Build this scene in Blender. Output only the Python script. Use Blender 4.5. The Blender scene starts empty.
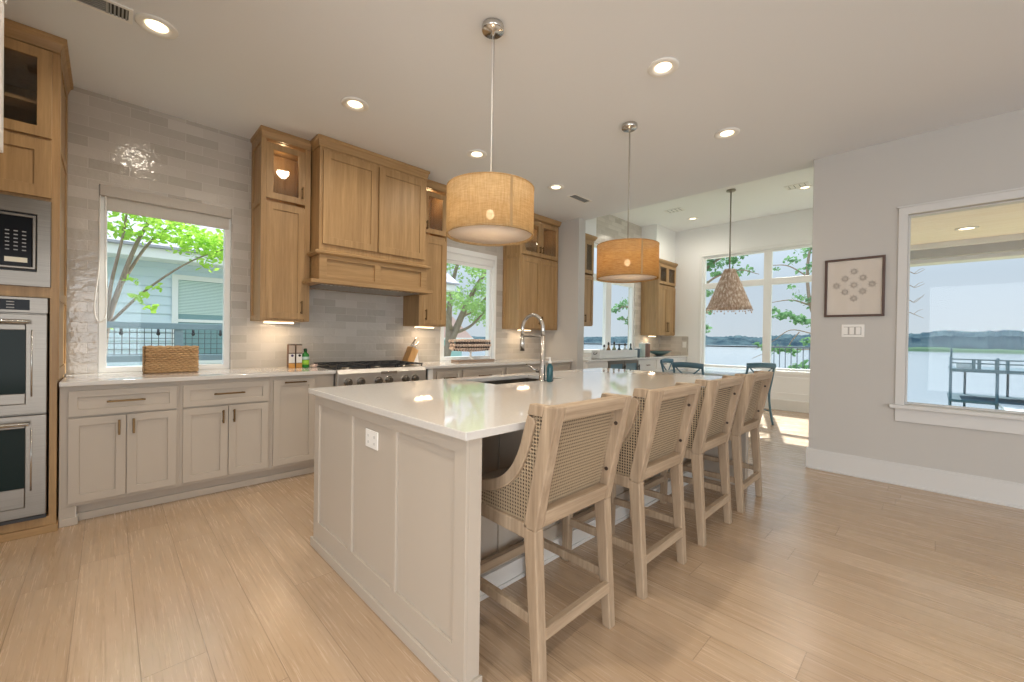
import bpy, bmesh, math, random
from math import sin, cos, pi, radians
from mathutils import Vector, Matrix

random.seed(7)
S = bpy.context.scene
COL = S.collection

# ------------------------------------------------------------------ camera
F_PX, YAW, PITCH, ROLL, EYE = 413.3673, 0.7736, -0.0072, 0.0145, 1.2289
r_ = Vector((cos(YAW), -sin(YAW), 0)); f_ = Vector((sin(YAW), cos(YAW), 0)); u_ = Vector((0, 0, 1))
f2 = f_ * cos(PITCH) + u_ * sin(PITCH); u2 = -f_ * sin(PITCH) + u_ * cos(PITCH)
r3 = r_ * cos(ROLL) + u2 * sin(ROLL); u3 = -r_ * sin(ROLL) + u2 * cos(ROLL)
cam = bpy.data.cameras.new('camera'); cam.sensor_width = 36; cam.lens = F_PX / 1024 * 36; cam.clip_start = .02; cam.clip_end = 3000
camo = bpy.data.objects.new('camera', cam); COL.objects.link(camo)
camo.matrix_world = Matrix(((r3.x, u3.x, -f2.x, 0), (r3.y, u3.y, -f2.y, 0), (r3.z, u3.z, -f2.z, EYE), (0, 0, 0, 1)))
S.camera = camo

# ------------------------------------------------------------------ sky, sun, exposure
S.view_settings.view_transform = 'Standard'
S.view_settings.look = 'None'
S.view_settings.gamma = 1
S.view_settings.use_curve_mapping = False
S.view_settings.exposure = 0.0
S.cycles.max_bounces = 10; S.cycles.diffuse_bounces = 6; S.cycles.glossy_bounces = 4
S.cycles.transparent_max_bounces = 24; S.cycles.transmission_bounces = 6
S.cycles.caustics_reflective = False; S.cycles.caustics_refractive = False
S.cycles.sample_clamp_indirect = 6

w = bpy.data.worlds.new('sky'); S.world = w; w.use_nodes = True
nt = w.node_tree; nt.nodes.clear()
wo = nt.nodes.new('ShaderNodeOutputWorld'); bg = nt.nodes.new('ShaderNodeBackground')
tc = nt.nodes.new('ShaderNodeTexCoord'); sx = nt.nodes.new('ShaderNodeSeparateXYZ'); cr = nt.nodes.new('ShaderNodeValToRGB')
nt.links.new(tc.outputs['Generated'], sx.inputs[0]); nt.links.new(sx.outputs['Z'], cr.inputs[0])
nt.links.new(cr.outputs[0], bg.inputs[0]); nt.links.new(bg.outputs[0], wo.inputs[0])
el = cr.color_ramp.elements
el[0].position = 0.0; el[0].color = (.64, .70, .76, 1)
el[1].position = 1.0; el[1].color = (1.9, 2.2, 2.6, 1)
e = el.new(.12); e.color = (.60, .69, .79, 1)
e = el.new(.4); e.color = (1.15, 1.3, 1.5, 1)
bg.inputs[1].default_value = 1.0

sun = bpy.data.lights.new('sun', 'SUN'); sun.energy = 8.5; sun.angle = radians(.6); sun.color = (1, .95, .86)
suno = bpy.data.objects.new('sun', sun); COL.objects.link(suno)
SD = Vector((2.228, .664, 0)).normalized() * cos(radians(43.6)) + Vector((0, 0, sin(radians(43.6))))
suno.rotation_euler = SD.to_track_quat('Z', 'Y').to_euler(); suno.location = SD * 40


def lamp(name, kind, loc, power, color=(1, .78, .52), parent=None, size=.05, angle=120, blend=.9, rot=(0, 0, 0)):
    l = bpy.data.lights.new(name, kind); l.energy = power; l.color = color
    if kind in ('SPOT', 'POINT'): l.shadow_soft_size = size
    if kind == 'SPOT': l.spot_size = radians(angle); l.spot_blend = blend
    if kind == 'AREA': l.size = size
    o = bpy.data.objects.new(name, l); COL.objects.link(o); o.rotation_euler = rot
    if parent is not None:
        o.parent = parent; o.location = Vector(loc) - wloc(parent)
    else: o.location = loc
    return o


# added area lamps standing in for unseen living-room windows (openings in wall_rear and wall_side)
def fill_area(x, y, z, sx, sy, power, rot):
    l = bpy.data.lights.new('added_daylight_fill', 'AREA'); l.shape = 'RECTANGLE'; l.size = sx; l.size_y = sy; l.energy = power; l.color = (.93, .97, 1.0)
    o = bpy.data.objects.new('added_daylight_fill', l); COL.objects.link(o); o.location = (x, y, z); o.rotation_euler = rot


fill_area(-.9, -5.5, 1.35, 3.0, 2.4, 120, (radians(90), 0, 0))
fill_area(2.9, -5.5, 1.35, 3.0, 2.4, 8, (radians(90), 0, 0))
fill_area(-3.7, -2.0, 1.35, 4.2, 2.4, 150, (radians(90), 0, radians(-90)))


# ------------------------------------------------------------------ materials
def mat(name, color=(.8, .8, .8), rough=.5, metal=0.0, **kw):
    m = bpy.data.materials.new(name); m.use_nodes = True
    b = m.node_tree.nodes['Principled BSDF']
    b.inputs['Base Color'].default_value = (*color, 1); b.inputs['Roughness'].default_value = rough; b.inputs['Metallic'].default_value = metal
    for k, v in kw.items():
        b.inputs[k.replace('_', ' ')].default_value = v
    return m


class N:
    def __init__(s, m): s.t = m.node_tree; s.b = s.t.nodes.get('Principled BSDF'); s.o = s.t.nodes['Material Output']
    def new(s, k, **kw):
        n = s.t.nodes.new(k)
        for a, v in kw.items(): setattr(n, a, v)
        return n
    def l(s, a, b): s.t.links.new(a, b)
    def math(s, op, a, b=None, c=None):
        n = s.new('ShaderNodeMath', operation=op)
        for i, v in enumerate((a, b, c)):
            if v is None: continue
            if isinstance(v, (int, float)): n.inputs[i].default_value = v
            else: s.l(v, n.inputs[i])
        return n.outputs[0]
    def coord(s, order='xyz', scale=(1, 1, 1)):
        tc = s.new('ShaderNodeTexCoord'); sp = s.new('ShaderNodeSeparateXYZ'); cb = s.new('ShaderNodeCombineXYZ')
        s.l(tc.outputs['Object'], sp.inputs[0])
        for i, c in enumerate(order):
            if c == '0': continue
            o = sp.outputs['xyz'.index(c)]
            s.l(s.math('MULTIPLY', o, scale[i]) if scale[i] != 1 else o, cb.inputs[i])
        return cb.outputs[0]
    def noise(s, vec, scale, detail=4, rough=.55, dist=0):
        n = s.new('ShaderNodeTexNoise'); s.l(vec, n.inputs['Vector'])
        n.inputs['Scale'].default_value = scale; n.inputs['Detail'].default_value = detail
        n.inputs['Roughness'].default_value = rough; n.inputs['Distortion'].default_value = dist
        return n.outputs['Fac']
    def ramp(s, fac, stops):
        n = s.new('ShaderNodeValToRGB'); s.l(fac, n.inputs[0]); e = n.color_ramp.elements
        while len(e) < len(stops): e.new(.5)
        for i, (p, c) in enumerate(stops): e[i].position = p; e[i].color = (*c, 1)
        return n.outputs[0]
    def mix(s, fac, a, b, mode='MIX'):
        n = s.new('ShaderNodeMix', data_type='RGBA', blend_type=mode)
        for i, v in ((0, fac), (6, a), (7, b)):
            if isinstance(v, (int, float)): n.inputs[i].default_value = v
            elif isinstance(v, tuple): n.inputs[i].default_value = (*v, 1)
            else: s.l(v, n.inputs[i])
        return n.outputs[2]
    def bump(s, h, strength=.2, dist=.01):
        n = s.new('ShaderNodeBump'); n.inputs['Strength'].default_value = strength; n.inputs['Distance'].default_value = dist
        s.l(h, n.inputs['Height']); s.l(n.outputs[0], s.b.inputs['Normal'])


def wood(name, dark, light, axis='z', rough=.45, knots=0.0):
    m = mat(name, light, rough); n = N(m)
    sc = {'x': (1.2, 22, 22), 'y': (22, 1.2, 22), 'z': (22, 22, 1.2)}[axis]
    v = n.coord('xyz', sc)
    g = n.noise(v, 1.0, 6, .6, .6)
    v2 = n.coord('xyz', tuple(s * 3.5 for s in sc)); g2 = n.noise(v2, 1.0, 3, .7)
    big = n.noise(n.coord('xyz', tuple(max(.8, s * .12) for s in sc)), 1.0, 2)
    c = n.ramp(g, [(.28, dark), (.52, tuple((a + b) / 2 for a, b in zip(dark, light))), (.72, light)])
    c = n.mix(.28, c, n.ramp(g2, [(.35, dark), (.65, light)]))
    c = n.mix(n.math('MULTIPLY', big, .35), c, tuple(x * 1.12 for x in light))
    n.l(c, n.b.inputs['Base Color']); n.bump(g2, .12, .002)
    return m


OAK = wood('cabinet_oak', (.225, .125, .047), (.475, .30, .138))
OAKH = wood('cabinet_oak_horizontal', (.225, .125, .047), (.475, .30, .138), 'x')
STOOLW = wood('weathered_oak', (.19, .125, .075), (.52, .40, .28), 'z', .6)
STOOLH = wood('weathered_oak_rail', (.19, .125, .075), (.52, .40, .28), 'x', .6)
BLOCKW = wood('knife_block_wood', (.45, .22, .07), (.68, .4, .16), 'z', .5)
PINE = wood('patio_pine', (.82, .72, .62), (.94, .89, .83), 'y', .6)
BARK = wood('bark', (.16, .11, .08), (.36, .28, .22), 'z', .9)
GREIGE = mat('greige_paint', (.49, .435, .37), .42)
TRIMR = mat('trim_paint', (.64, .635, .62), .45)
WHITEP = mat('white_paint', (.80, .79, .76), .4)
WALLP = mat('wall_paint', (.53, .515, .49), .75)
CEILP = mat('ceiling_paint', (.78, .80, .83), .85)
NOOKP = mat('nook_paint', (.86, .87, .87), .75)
VINYL = mat('window_frame_white', (.82, .83, .82), .35)
QUARTZ = mat('white_quartz', (.78, .755, .72), .045, Specular_IOR_Level=.6)
n = N(QUARTZ); c = n.noise(n.coord(), 60, 3); n.l(n.mix(c, (.62, .595, .56), (.69, .67, .64)), n.b.inputs['Base Color'])
STEEL = mat('stainless', (.5, .5, .5), .36, 1.0)
n = N(STEEL); g = n.noise(n.coord('xyz', (1, 40, 160)), 3.0, 3); n.l(n.ramp(g, [(.3, (.19, .168, .143)), (.7, (.25, .225, .195))]), n.b.inputs['Base Color'])
STEEL2 = mat('range_stainless', (.62, .59, .55), .42, .9)
CHROME = mat('brushed_nickel', (.62, .60, .57), .22, 1.0)
DARKNICKEL = mat('aged_nickel', (.34, .31, .27), .35, 1.0)
BRASS = mat('bronze_pull', (.17, .105, .05), .42, 1.0)
BLACKM = mat('black_iron', (.02, .021, .023), .45)
DARKGAP = mat('dark_recess', (.03, .03, .03), .8)
OVENG = mat('oven_glass', (.010, .020, .018), .12, Specular_IOR_Level=.08)
PANELB = mat('black_control_glass', (.010, .011, .014), .2, Specular_IOR_Level=.1)
KEYS = mat('key_print', (.34, .34, .34), .5)
CREAMK = mat('key_label', (.75, .72, .6), .5)
PLASTICW = mat('white_plastic', (.84, .83, .80), .3)
BLUEC = mat('blue_chair_paint', (.07, .16, .22), .35)
TABLET = mat('table_top', (.50, .57, .60), .12)
CANESHADE = mat('cane_hole_shade', (.05, .033, .022), .95)  # dark colour paints the shaded stool interior behind the cane holes
LINEN = mat('linen_seat', (.44, .38, .31), .9)
CERAM = mat('white_ceramic', (.80, .78, .74), .2)
TEALB = mat('teal_ceramic', (.10, .17, .16), .3)
RUST = mat('rust_glaze', (.30, .13, .07), .35)
PICF = wood('picture_frame_wood', (.05, .025, .018), (.11, .06, .045), 'z', .4)
PAPER = mat('artist_paper', (.66, .60, .53), .8)
INK = mat('brown_ink', (.15, .115, .09), .8)
MATTE = mat('paper_shadow_line', (.60, .54, .47), .8)
SIDING = mat('blue_lap_siding', (.66, .78, .86), .7)
TRIMW = mat('house_trim_white', (.85, .86, .86), .6)
ROOFG = mat('roof_shingle', (.42, .42, .48), .9)
RAILG = mat('deck_grey_paint', (.22, .32, .38), .6)
WIRE = mat('railing_wire', (.10, .13, .16), .6)
PINKR = mat('pink_roof', (.72, .48, .46), .9)
BULB = mat('lamp_glow', (1, 1, 1), .5); b = N(BULB).b; b.inputs['Emission Color'].default_value = (1, .74, .44, 1); b.inputs['Emission Strength'].default_value = 4.5
PUCK = mat('puck_glow', (1, 1, 1), .5); b = N(PUCK).b; b.inputs['Emission Color'].default_value = (1, .75, .45, 1); b.inputs['Emission Strength'].default_value = 4

# glossy hand-made subway tile
def tile(name, order, gain=.86):
    m = mat(name, (.6, .55, .49), .10, Specular_IOR_Level=.55); n = N(m)
    v = n.coord(order)
    br = n.new('ShaderNodeTexBrick'); n.l(v, br.inputs['Vector'])
    br.offset = .5; br.offset_frequency = 2
    for k, x in (('Scale', 1), ('Mortar Size', .0022), ('Mortar Smooth', .3), ('Brick Width', .228), ('Row Height', .0765), ('Bias', 0)): br.inputs[k].default_value = x
    br.inputs['Color1'].default_value = (0, 0, 0, 1); br.inputs['Color2'].default_value = (1, 1, 1, 1); br.inputs['Mortar'].default_value = (.5, .5, .5, 1)
    c = n.ramp(br.outputs['Color'], [(0, (.47 * gain, .43 * gain, .375 * gain)), (.5, (.565 * gain, .525 * gain, .47 * gain)), (1, (.655 * gain, .615 * gain, .56 * gain))])
    cl = n.noise(v, 18, 3); c = n.mix(n.math('MULTIPLY', cl, .3), c, (.56, .53, .49))
    c = n.mix(br.outputs['Fac'], c, (.58, .55, .51))
    n.l(c, n.b.inputs['Base Color'])
    wv = n.noise(v, 26, 2); h = n.math('SUBTRACT', n.math('MULTIPLY', wv, .42), n.math('MULTIPLY', br.outputs['Fac'], .5))
    n.bump(h, .5, .013)
    return m


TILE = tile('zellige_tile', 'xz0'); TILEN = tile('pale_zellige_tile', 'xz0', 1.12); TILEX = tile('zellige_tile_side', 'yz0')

# oak plank floor, boards along Y
FLOOR = mat('oak_plank_floor', (.5, .35, .2), .33, Specular_IOR_Level=.95); n = N(FLOOR)
tcf = n.new('ShaderNodeTexCoord'); spf = n.new('ShaderNodeSeparateXYZ'); n.l(tcf.outputs['Object'], spf.inputs[0])
row = n.math('FLOOR', n.math('DIVIDE', n.math('ADD', spf.outputs[0], 40.0), .19))
shift = n.math('MULTIPLY', n.math('FRACT', n.math('MULTIPLY', n.math('SINE', n.math('MULTIPLY', row, 12.9898)), 4375.85)), 1.5)
cbf = n.new('ShaderNodeCombineXYZ'); n.l(n.math('ADD', spf.outputs[1], shift), cbf.inputs[0]); n.l(n.math('ADD', spf.outputs[0], 40.0), cbf.inputs[1])
v = cbf.outputs[0]
br = n.new('ShaderNodeTexBrick'); n.l(v, br.inputs['Vector']); br.offset = 0; br.offset_frequency = 2
for k, x in (('Scale', 1), ('Mortar Size', .0018), ('Mortar Smooth', .1), ('Brick Width', 1.5), ('Row Height', .19), ('Bias', 0)): br.inputs[k].default_value = x
br.inputs['Color1'].default_value = (0, 0, 0, 1); br.inputs['Color2'].default_value = (1, 1, 1, 1); br.inputs['Mortar'].default_value = (.2, .2, .2, 1)
off = n.new('ShaderNodeVectorMath', operation='SCALE'); n.l(br.outputs['Color'], off.inputs[0]); off.inputs[3].default_value = 9
ad = n.new('ShaderNodeVectorMath', operation='ADD'); n.l(n.coord('xyz', (13, 1.0, 1)), ad.inputs[0]); n.l(off.outputs[0], ad.inputs[1])
g = n.noise(ad.outputs[0], 1.0, 5, .6, 1.0)
ad2 = n.new('ShaderNodeVectorMath', operation='ADD'); n.l(n.coord('xyz', (100, 2.6, 1)), ad2.inputs[0]); n.l(off.outputs[0], ad2.inputs[1])
g2 = n.noise(ad2.outputs[0], 1.0, 3, .7)
base = n.ramp(br.outputs['Color'], [(0, (.455, .325, .215)), (.5, (.495, .36, .242)), (1, (.535, .395, .27))])
c = n.mix(n.ramp(g, [(.38, (.8, .8, .8)), (.55, (0, 0, 0))]), base, (.45, .315, .195))
n.l(c, (mx := n.new('ShaderNodeMix', data_type='RGBA')).inputs[6]); mx.inputs[7].default_value = (.27, .175, .10, 1)
n.l(n.ramp(g2, [(.34, (.75, .75, .75)), (.46, (0, 0, 0))]), mx.inputs[0])
c = n.mix(.62, base, mx.outputs[2])
c = n.mix(n.math('MULTIPLY', br.outputs['Fac'], .5), c, (.14, .085, .045))
n.l(c, n.b.inputs['Base Color'])
ad3 = n.new('ShaderNodeVectorMath', operation='ADD'); n.l(n.coord('xyz', (60, 9, 1)), ad3.inputs[0]); n.l(off.outputs[0], ad3.inputs[1])
n.l(n.math('ADD', n.math('MULTIPLY', g2, .14), .19), n.b.inputs['Roughness'])
n.bump(n.math('SUBTRACT', n.math('MULTIPLY', g2, .3), br.outputs['Fac']), .25, .003)


def glassmat(name, tint=(1, 1, 1), refl=.06):
    m = bpy.data.materials.new(name); m.use_nodes = True; t = m.node_tree; t.nodes.clear()
    o = t.nodes.new('ShaderNodeOutputMaterial'); x = t.nodes.new('ShaderNodeMixShader'); tr = t.nodes.new('ShaderNodeBsdfTransparent'); gl = t.nodes.new('ShaderNodeBsdfGlossy')
    tr.inputs[0].default_value = (*tint, 1); gl.inputs['Roughness'].default_value = .02; x.inputs[0].default_value = refl
    t.links.new(tr.outputs[0], x.inputs[1]); t.links.new(gl.outputs[0], x.inputs[2]); t.links.new(x.outputs[0], o.inputs[0])
    return m


GLASS = glassmat('window_glass', (.98, 1, 1), .013)
CABG = glassmat('cabinet_glass', (.92, .92, .9), .06)


def cane(name, order):
    m = mat(name, (.47, .36, .24), .6); n = N(m)
    v = n.coord(order); P = .0135
    sc = n.new('ShaderNodeVectorMath', operation='SCALE'); n.l(v, sc.inputs[0]); sc.inputs[3].default_value = 1 / P
    fr = n.new('ShaderNodeVectorMath', operation='FRACTION'); n.l(sc.outputs[0], fr.inputs[0])
    sb = n.new('ShaderNodeVectorMath', operation='SUBTRACT'); n.l(fr.outputs[0], sb.inputs[0]); sb.inputs[1].default_value = (.5, .5, 0)
    ln = n.new('ShaderNodeVectorMath', operation='LENGTH'); n.l(sb.outputs[0], ln.inputs[0])
    hole = n.math('LESS_THAN', ln.outputs['Value'], .385)
    n.l(n.math('SUBTRACT', 1.0, hole), n.b.inputs['Alpha'])
    return m


CANEB = cane('cane_webbing_back', 'xz0'); CANES = cane('cane_webbing_side', 'yz0')

def shade_mat(name, c1, c2, clear=0.0, vert=1.0, con=1.0):
    m = bpy.data.materials.new(name); m.use_nodes = True; nn = N(m); t = m.node_tree
    v = nn.coord('xyz', (22, 22, 230)); g = nn.noise(v, 1.0, 3, .7)
    v2 = nn.coord('xyz', (210, 210, 14)); g2 = nn.noise(v2, 1.0, 2, .6)
    c = nn.mix(nn.math('ADD', nn.math('ADD', nn.math('MULTIPLY', nn.math('SUBTRACT', g, .5), 1.6 * con), nn.math('MULTIPLY', nn.math('SUBTRACT', g2, .5), 1.6 * vert * con)), .5), c1, c2)
    d = nn.new('ShaderNodeBsdfDiffuse'); tr = nn.new('ShaderNodeBsdfTranslucent'); x = nn.new('ShaderNodeMixShader'); x.inputs[0].default_value = .42; y_ = nn.new('ShaderNodeMixShader'); y_.inputs[0].default_value = clear; tp = nn.new('ShaderNodeBsdfTransparent')
    nn.l(c, d.inputs[0]); nn.l(c, tr.inputs[0]); nn.l(d.outputs[0], x.inputs[1]); nn.l(tr.outputs[0], x.inputs[2]); nn.l(x.outputs[0], y_.inputs[1]); nn.l(tp.outputs[0], y_.inputs[2]); nn.l(y_.outputs[0] if clear else x.outputs[0], nn.o.inputs[0])
    return m


SHADE = shade_mat('woven_linen_shade', (.42, .275, .12), (.80, .59, .33), .34, .9, .75)
SHADE2 = shade_mat('honey_linen_shade', (.38, .20, .06), (.76, .47, .19), .34, .15, 1.0)
DIFF = shade_mat('lamp_diffuser', (.80, .74, .68), (.84, .78, .72))
ROLLER = shade_mat('roller_fabric', (.68, .63, .58), (.72, .67, .62))
LEAF = shade_mat('spring_leaf', (.40, .68, .08), (.56, .80, .18))
LEAF2 = shade_mat('tree_leaf', (.26, .46, .14), (.50, .66, .32))
LEAF3 = shade_mat('shore_leaf', (.10, .22, .12), (.24, .42, .20))
BEADW = wood('bead_tan', (.50, .34, .25), (.82, .66, .55), 'z', .6)
GRASSB = wood('seagrass', (.26, .13, .05), (.62, .42, .22), 'x', .8)

WATER = mat('lake_water', (.15, .19, .22), .18, Specular_IOR_Level=.5); n = N(WATER)
n.bump(n.noise(n.coord('xyz', (.25, .9, 1)), 1.4, 4, .6), .3, .3)
HILLT = mat('haze_blue_trees', (.07, .13, .13), .95, Specular_IOR_Level=0.0); n = N(HILLT)
n.l(n.ramp(n.noise(n.coord('xyz', (.1, .1, .18)), 1.0, 4, .6), [(.35, (.03, .055, .075)), (.65, (.085, .13, .145))]), n.b.inputs['Base Color'])  # distance haze put into the tree colour as a blue cast
FIELD = mat('far_meadow', (.07, .12, .08), .95, Specular_IOR_Level=0.0)
GROUND = mat('lawn', (.16, .22, .10), .95, Specular_IOR_Level=0.0); n = N(GROUND)
n.l(n.ramp(n.noise(n.coord(), 3, 5), [(.3, (.16, .19, .10)), (.7, (.30, .32, .20))]), n.b.inputs['Base Color'])
DOCKC = mat('dock_timber', (.06, .11, .14), .8, Specular_IOR_Level=.1)
DOCKT = mat('dock_deck', (.45, .50, .52), .8)
CONC = mat('patio_concrete', (.70, .69, .69), .9)
BEAMP = mat('patio_beam_paint', (.72, .74, .76), .7)
BEAMD = mat('patio_beam_dark', (.44, .45, .47), .7)


# ------------------------------------------------------------------ geometry helpers
def B(): return bmesh.new()


def wloc(o):
    v = Vector((0, 0, 0))
    while o is not None: v += o.location; o = o.parent
    return v


def obj(name, bm, m, parent=None, bevel=0, smooth=False, recalc=True):
    if recalc: bmesh.ops.recalc_face_normals(bm, faces=bm.faces)
    if parent is not None: bmesh.ops.translate(bm, verts=bm.verts, vec=-wloc(parent))
    me = bpy.data.meshes.new(name); bm.to_mesh(me); bm.free()
    for x in (m if isinstance(m, (list, tuple)) else [m]): me.materials.append(x)
    if smooth:
        for p in me.polygons: p.use_smooth = True
    o = bpy.data.objects.new(name, me); COL.objects.link(o)
    if parent is not None: o.parent = parent
    if bevel:
        d = o.modifiers.new('bevel', 'BEVEL'); d.width = bevel; d.segments = 2; d.limit_method = 'ANGLE'; d.angle_limit = radians(40)
    return o


def thing(name, label, cat, loc=(0, 0, 0), group=None):
    o = bpy.data.objects.new(name, None); COL.objects.link(o); o.location = loc; o.empty_display_size = .1
    o['label'] = label; o['category'] = cat
    if group: o['group'] = group
    return o


def tag(o, label, cat, group=None):
    o['label'] = label; o['category'] = cat
    if group: o['group'] = group
    return o


def struct(o): o['kind'] = 'structure'; return o


def dup(root, loc, label):
    r = root.copy(); COL.objects.link(r); r.location = loc; r['label'] = label
    for ch in list(root.children):
        cpy = ch.copy(); COL.objects.link(cpy); cpy.parent = r
        for g in list(ch.children):
            d = g.copy(); COL.objects.link(d); d.parent = cpy
    return r


def poly(bm, pts): return bm.faces.new([bm.verts.new(p) for p in pts])


def hexa(bm, p):   # p: 4 bottom, 4 top
    v = [bm.verts.new(q) for q in p]
    for f in ((3, 2, 1, 0), (4, 5, 6, 7), (0, 1, 5, 4), (1, 2, 6, 5), (2, 3, 7, 6), (3, 0, 4, 7)): bm.faces.new([v[i] for i in f])


def box(bm, x0, x1, y0, y1, z0, z1):
    hexa(bm, [(x0, y0, z0), (x1, y0, z0), (x1, y1, z0), (x0, y1, z0), (x0, y0, z1), (x1, y0, z1), (x1, y1, z1), (x0, y1, z1)]); return bm


def fr(axis, at, sgn=-1):   # local (u, v, n) -> world; n points outward
    if axis == 'y': return lambda u, v, n: (u, at + sgn * n, v)
    if axis == 'x': return lambda u, v, n: (at + sgn * n, u, v)
    return lambda u, v, n: (u, v, at + sgn * n)


def ubox(bm, F, u0, u1, v0, v1, n0, n1):
    hexa(bm, [F(u0, v0, n0), F(u1, v0, n0), F(u1, v0, n1), F(u0, v0, n1), F(u0, v1, n0), F(u1, v1, n0), F(u1, v1, n1), F(u0, v1, n1)]); return bm


def plate(bm, F, us, vs, holes, n0, n1):
    vd = {}
    def V(i, j, k):
        if (i, j, k) not in vd: vd[(i, j, k)] = bm.verts.new(F(us[i], vs[j], (n0, n1)[k]))
        return vd[(i, j, k)]
    I, J = len(us) - 1, len(vs) - 1
    on = lambda i, j: 0 <= i < I and 0 <= j < J and (i, j) not in holes
    for i in range(I):
        for j in range(J):
            if not on(i, j): continue
            for k in (0, 1): bm.faces.new([V(i, j, k), V(i + 1, j, k), V(i + 1, j + 1, k), V(i, j + 1, k)])
            for di, dj, a, b_ in ((-1, 0, (i, j), (i, j + 1)), (1, 0, (i + 1, j), (i + 1, j + 1)), (0, -1, (i, j), (i + 1, j)), (0, 1, (i, j + 1), (i + 1, j + 1))):
                if not on(i + di, j + dj): bm.faces.new([V(*a, 0), V(*b_, 0), V(*b_, 1), V(*a, 1)])
    return bm


def frame(bm, F, u0, u1, v0, v1, wu, n0, n1, wv=None):
    wv = wu if wv is None else wv
    return plate(bm, F, [u0, u0 + wu, u1 - wu, u1], [v0, v0 + wv, v1 - wv, v1], {(1, 1)}, n0, n1)


def shaker(bm, F, u0, u1, v0, v1, t=.02, wu=.055, rec=.009):
    frame(bm, F, u0, u1, v0, v1, wu, 0, t)
    ubox(bm, F, u0 + wu, u1 - wu, v0 + wu, v1 - wu, 0, t - rec); return bm


def cyl(bm, p0, p1, r0, r1=None, seg=16, caps=True):
    r1 = r0 if r1 is None else r1
    p0, p1 = Vector(p0), Vector(p1); d = (p1 - p0).normalized()
    a = d.orthogonal().normalized(); b = d.cross(a)
    R0 = [bm.verts.new(p0 + (a * cos(t) + b * sin(t)) * r0) for t in [2 * pi * i / seg for i in range(seg)]]
    R1 = [bm.verts.new(p1 + (a * cos(t) + b * sin(t)) * r1) for t in [2 * pi * i / seg for i in range(seg)]]
    for i in range(seg):
        f = bm.faces.new([R0[i], R0[(i + 1) % seg], R1[(i + 1) % seg], R1[i]]); f.smooth = True
    if caps: bm.faces.new(R0[::-1]); bm.faces.new(R1)
    return bm


def lathe(bm, prof, c=(0, 0, 0), seg=32, close=False):
    c = Vector(c); rings = []
    for r, z in prof: rings.append([bm.verts.new(c + Vector((r * cos(2 * pi * i / seg), r * sin(2 * pi * i / seg), z))) for i in range(seg)])
    pairs = list(zip(rings, rings[1:])) + ([(rings[-1], rings[0])] if close else [])
    for A, Bq in pairs:
        for i in range(seg):
            f = bm.faces.new([A[i], A[(i + 1) % seg], Bq[(i + 1) % seg], Bq[i]]); f.smooth = True
    if not close:
        if prof[0][0] > 1e-5: bm.faces.new(rings[0][::-1])
        if prof[-1][0] > 1e-5: bm.faces.new(rings[-1])
    return bm


def tube(bm, pts, r, seg=10, caps=True):
    pts = [Vector(p) for p in pts]; rs = r if isinstance(r, (list, tuple)) else [r] * len(pts)
    rings = []; a = None
    for i, p in enumerate(pts):
        d = (pts[min(i + 1, len(pts) - 1)] - pts[max(i - 1, 0)]).normalized()
        a = d.orthogonal().normalized() if a is None else (a - d * a.dot(d)).normalized()
        b = d.cross(a)
        rings.append([bm.verts.new(p + (a * cos(2 * pi * k / seg) + b * sin(2 * pi * k / seg)) * rs[i]) for k in range(seg)])
    for A, Bq in zip(rings, rings[1:]):
        for i in range(seg):
            f = bm.faces.new([A[i], A[(i + 1) % seg], Bq[(i + 1) % seg], Bq[i]]); f.smooth = True
    if caps: bm.faces.new(rings[0][::-1]); bm.faces.new(rings[-1])
    return bm


def curve(pts, n=8):   # Catmull-Rom through points
    P = [Vector(p) for p in pts]; P = [P[0] * 2 - P[1]] + P + [P[-1] * 2 - P[-2]]; out = []
    for i in range(1, len(P) - 2):
        for k in range(n):
            t = k / n; a, b, c, d = P[i - 1:i + 3]
            out.append(.5 * ((2 * b) + (c - a) * t + (2 * a - 5 * b + 4 * c - d) * t * t + (3 * b - a - 3 * c + d) * t ** 3))
    out.append(P[-2]); return out


def prism(bm, pts, w0, w1, axis='x'):   # polygon in (y,z) [axis x] or (x,z) [axis y] or (x,y) [axis z]
    def P(p, w): return {'x': (w, p[0], p[1]), 'y': (p[0], w, p[1]), 'z': (p[0], p[1], w)}[axis]
    A = [bm.verts.new(P(p, w0)) for p in pts]; C = [bm.verts.new(P(p, w1)) for p in pts]; k = len(pts)
    bm.faces.new(A); bm.faces.new(C[::-1])
    for i in range(k): bm.faces.new([A[i], A[(i + 1) % k], C[(i + 1) % k], C[i]])
    return bm


def ball(bm, c, r, seg=12, sq=1.0):
    k = seg // 2
    return lathe(bm, [(max(r * sin(pi * i / k), 1e-6), -r * sq * cos(pi * i / k)) for i in range(k + 1)], c, seg)


def loft(bm, rects):   # rects: (x0,x1,y0,y1,z)
    R = [[bm.verts.new(p) for p in ((a, c, z), (b_, c, z), (b_, d, z), (a, d, z))] for a, b_, c, d, z in rects]
    bm.faces.new(R[0][::-1]); bm.faces.new(R[-1])
    for A, Q in zip(R, R[1:]):
        for i in range(4): bm.faces.new([A[i], A[(i + 1) % 4], Q[(i + 1) % 4], Q[i]])
    return bm


def pull(parent, F, u, v, length, vertical, t=.02, m=None, name='handle', w=.012):
    bm = B(); h = length / 2
    if vertical:
        ubox(bm, F, u - w / 2, u + w / 2, v - h, v + h, t + .022, t + .032)
        for s in (-1, 1): ubox(bm, F, u - w / 2, u + w / 2, v + s * (h - .015) - .005, v + s * (h - .015) + .005, t, t + .023)
    else:
        ubox(bm, F, u - h, u + h, v - w / 2, v + w / 2, t + .022, t + .032)
        for s in (-1, 1): ubox(bm, F, u + s * (h - .015) - .005, u + s * (h - .015) + .005, v - w / 2, v + w / 2, t, t + .023)
    return obj(name, bm, m or BRASS, parent, .0015)


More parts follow.
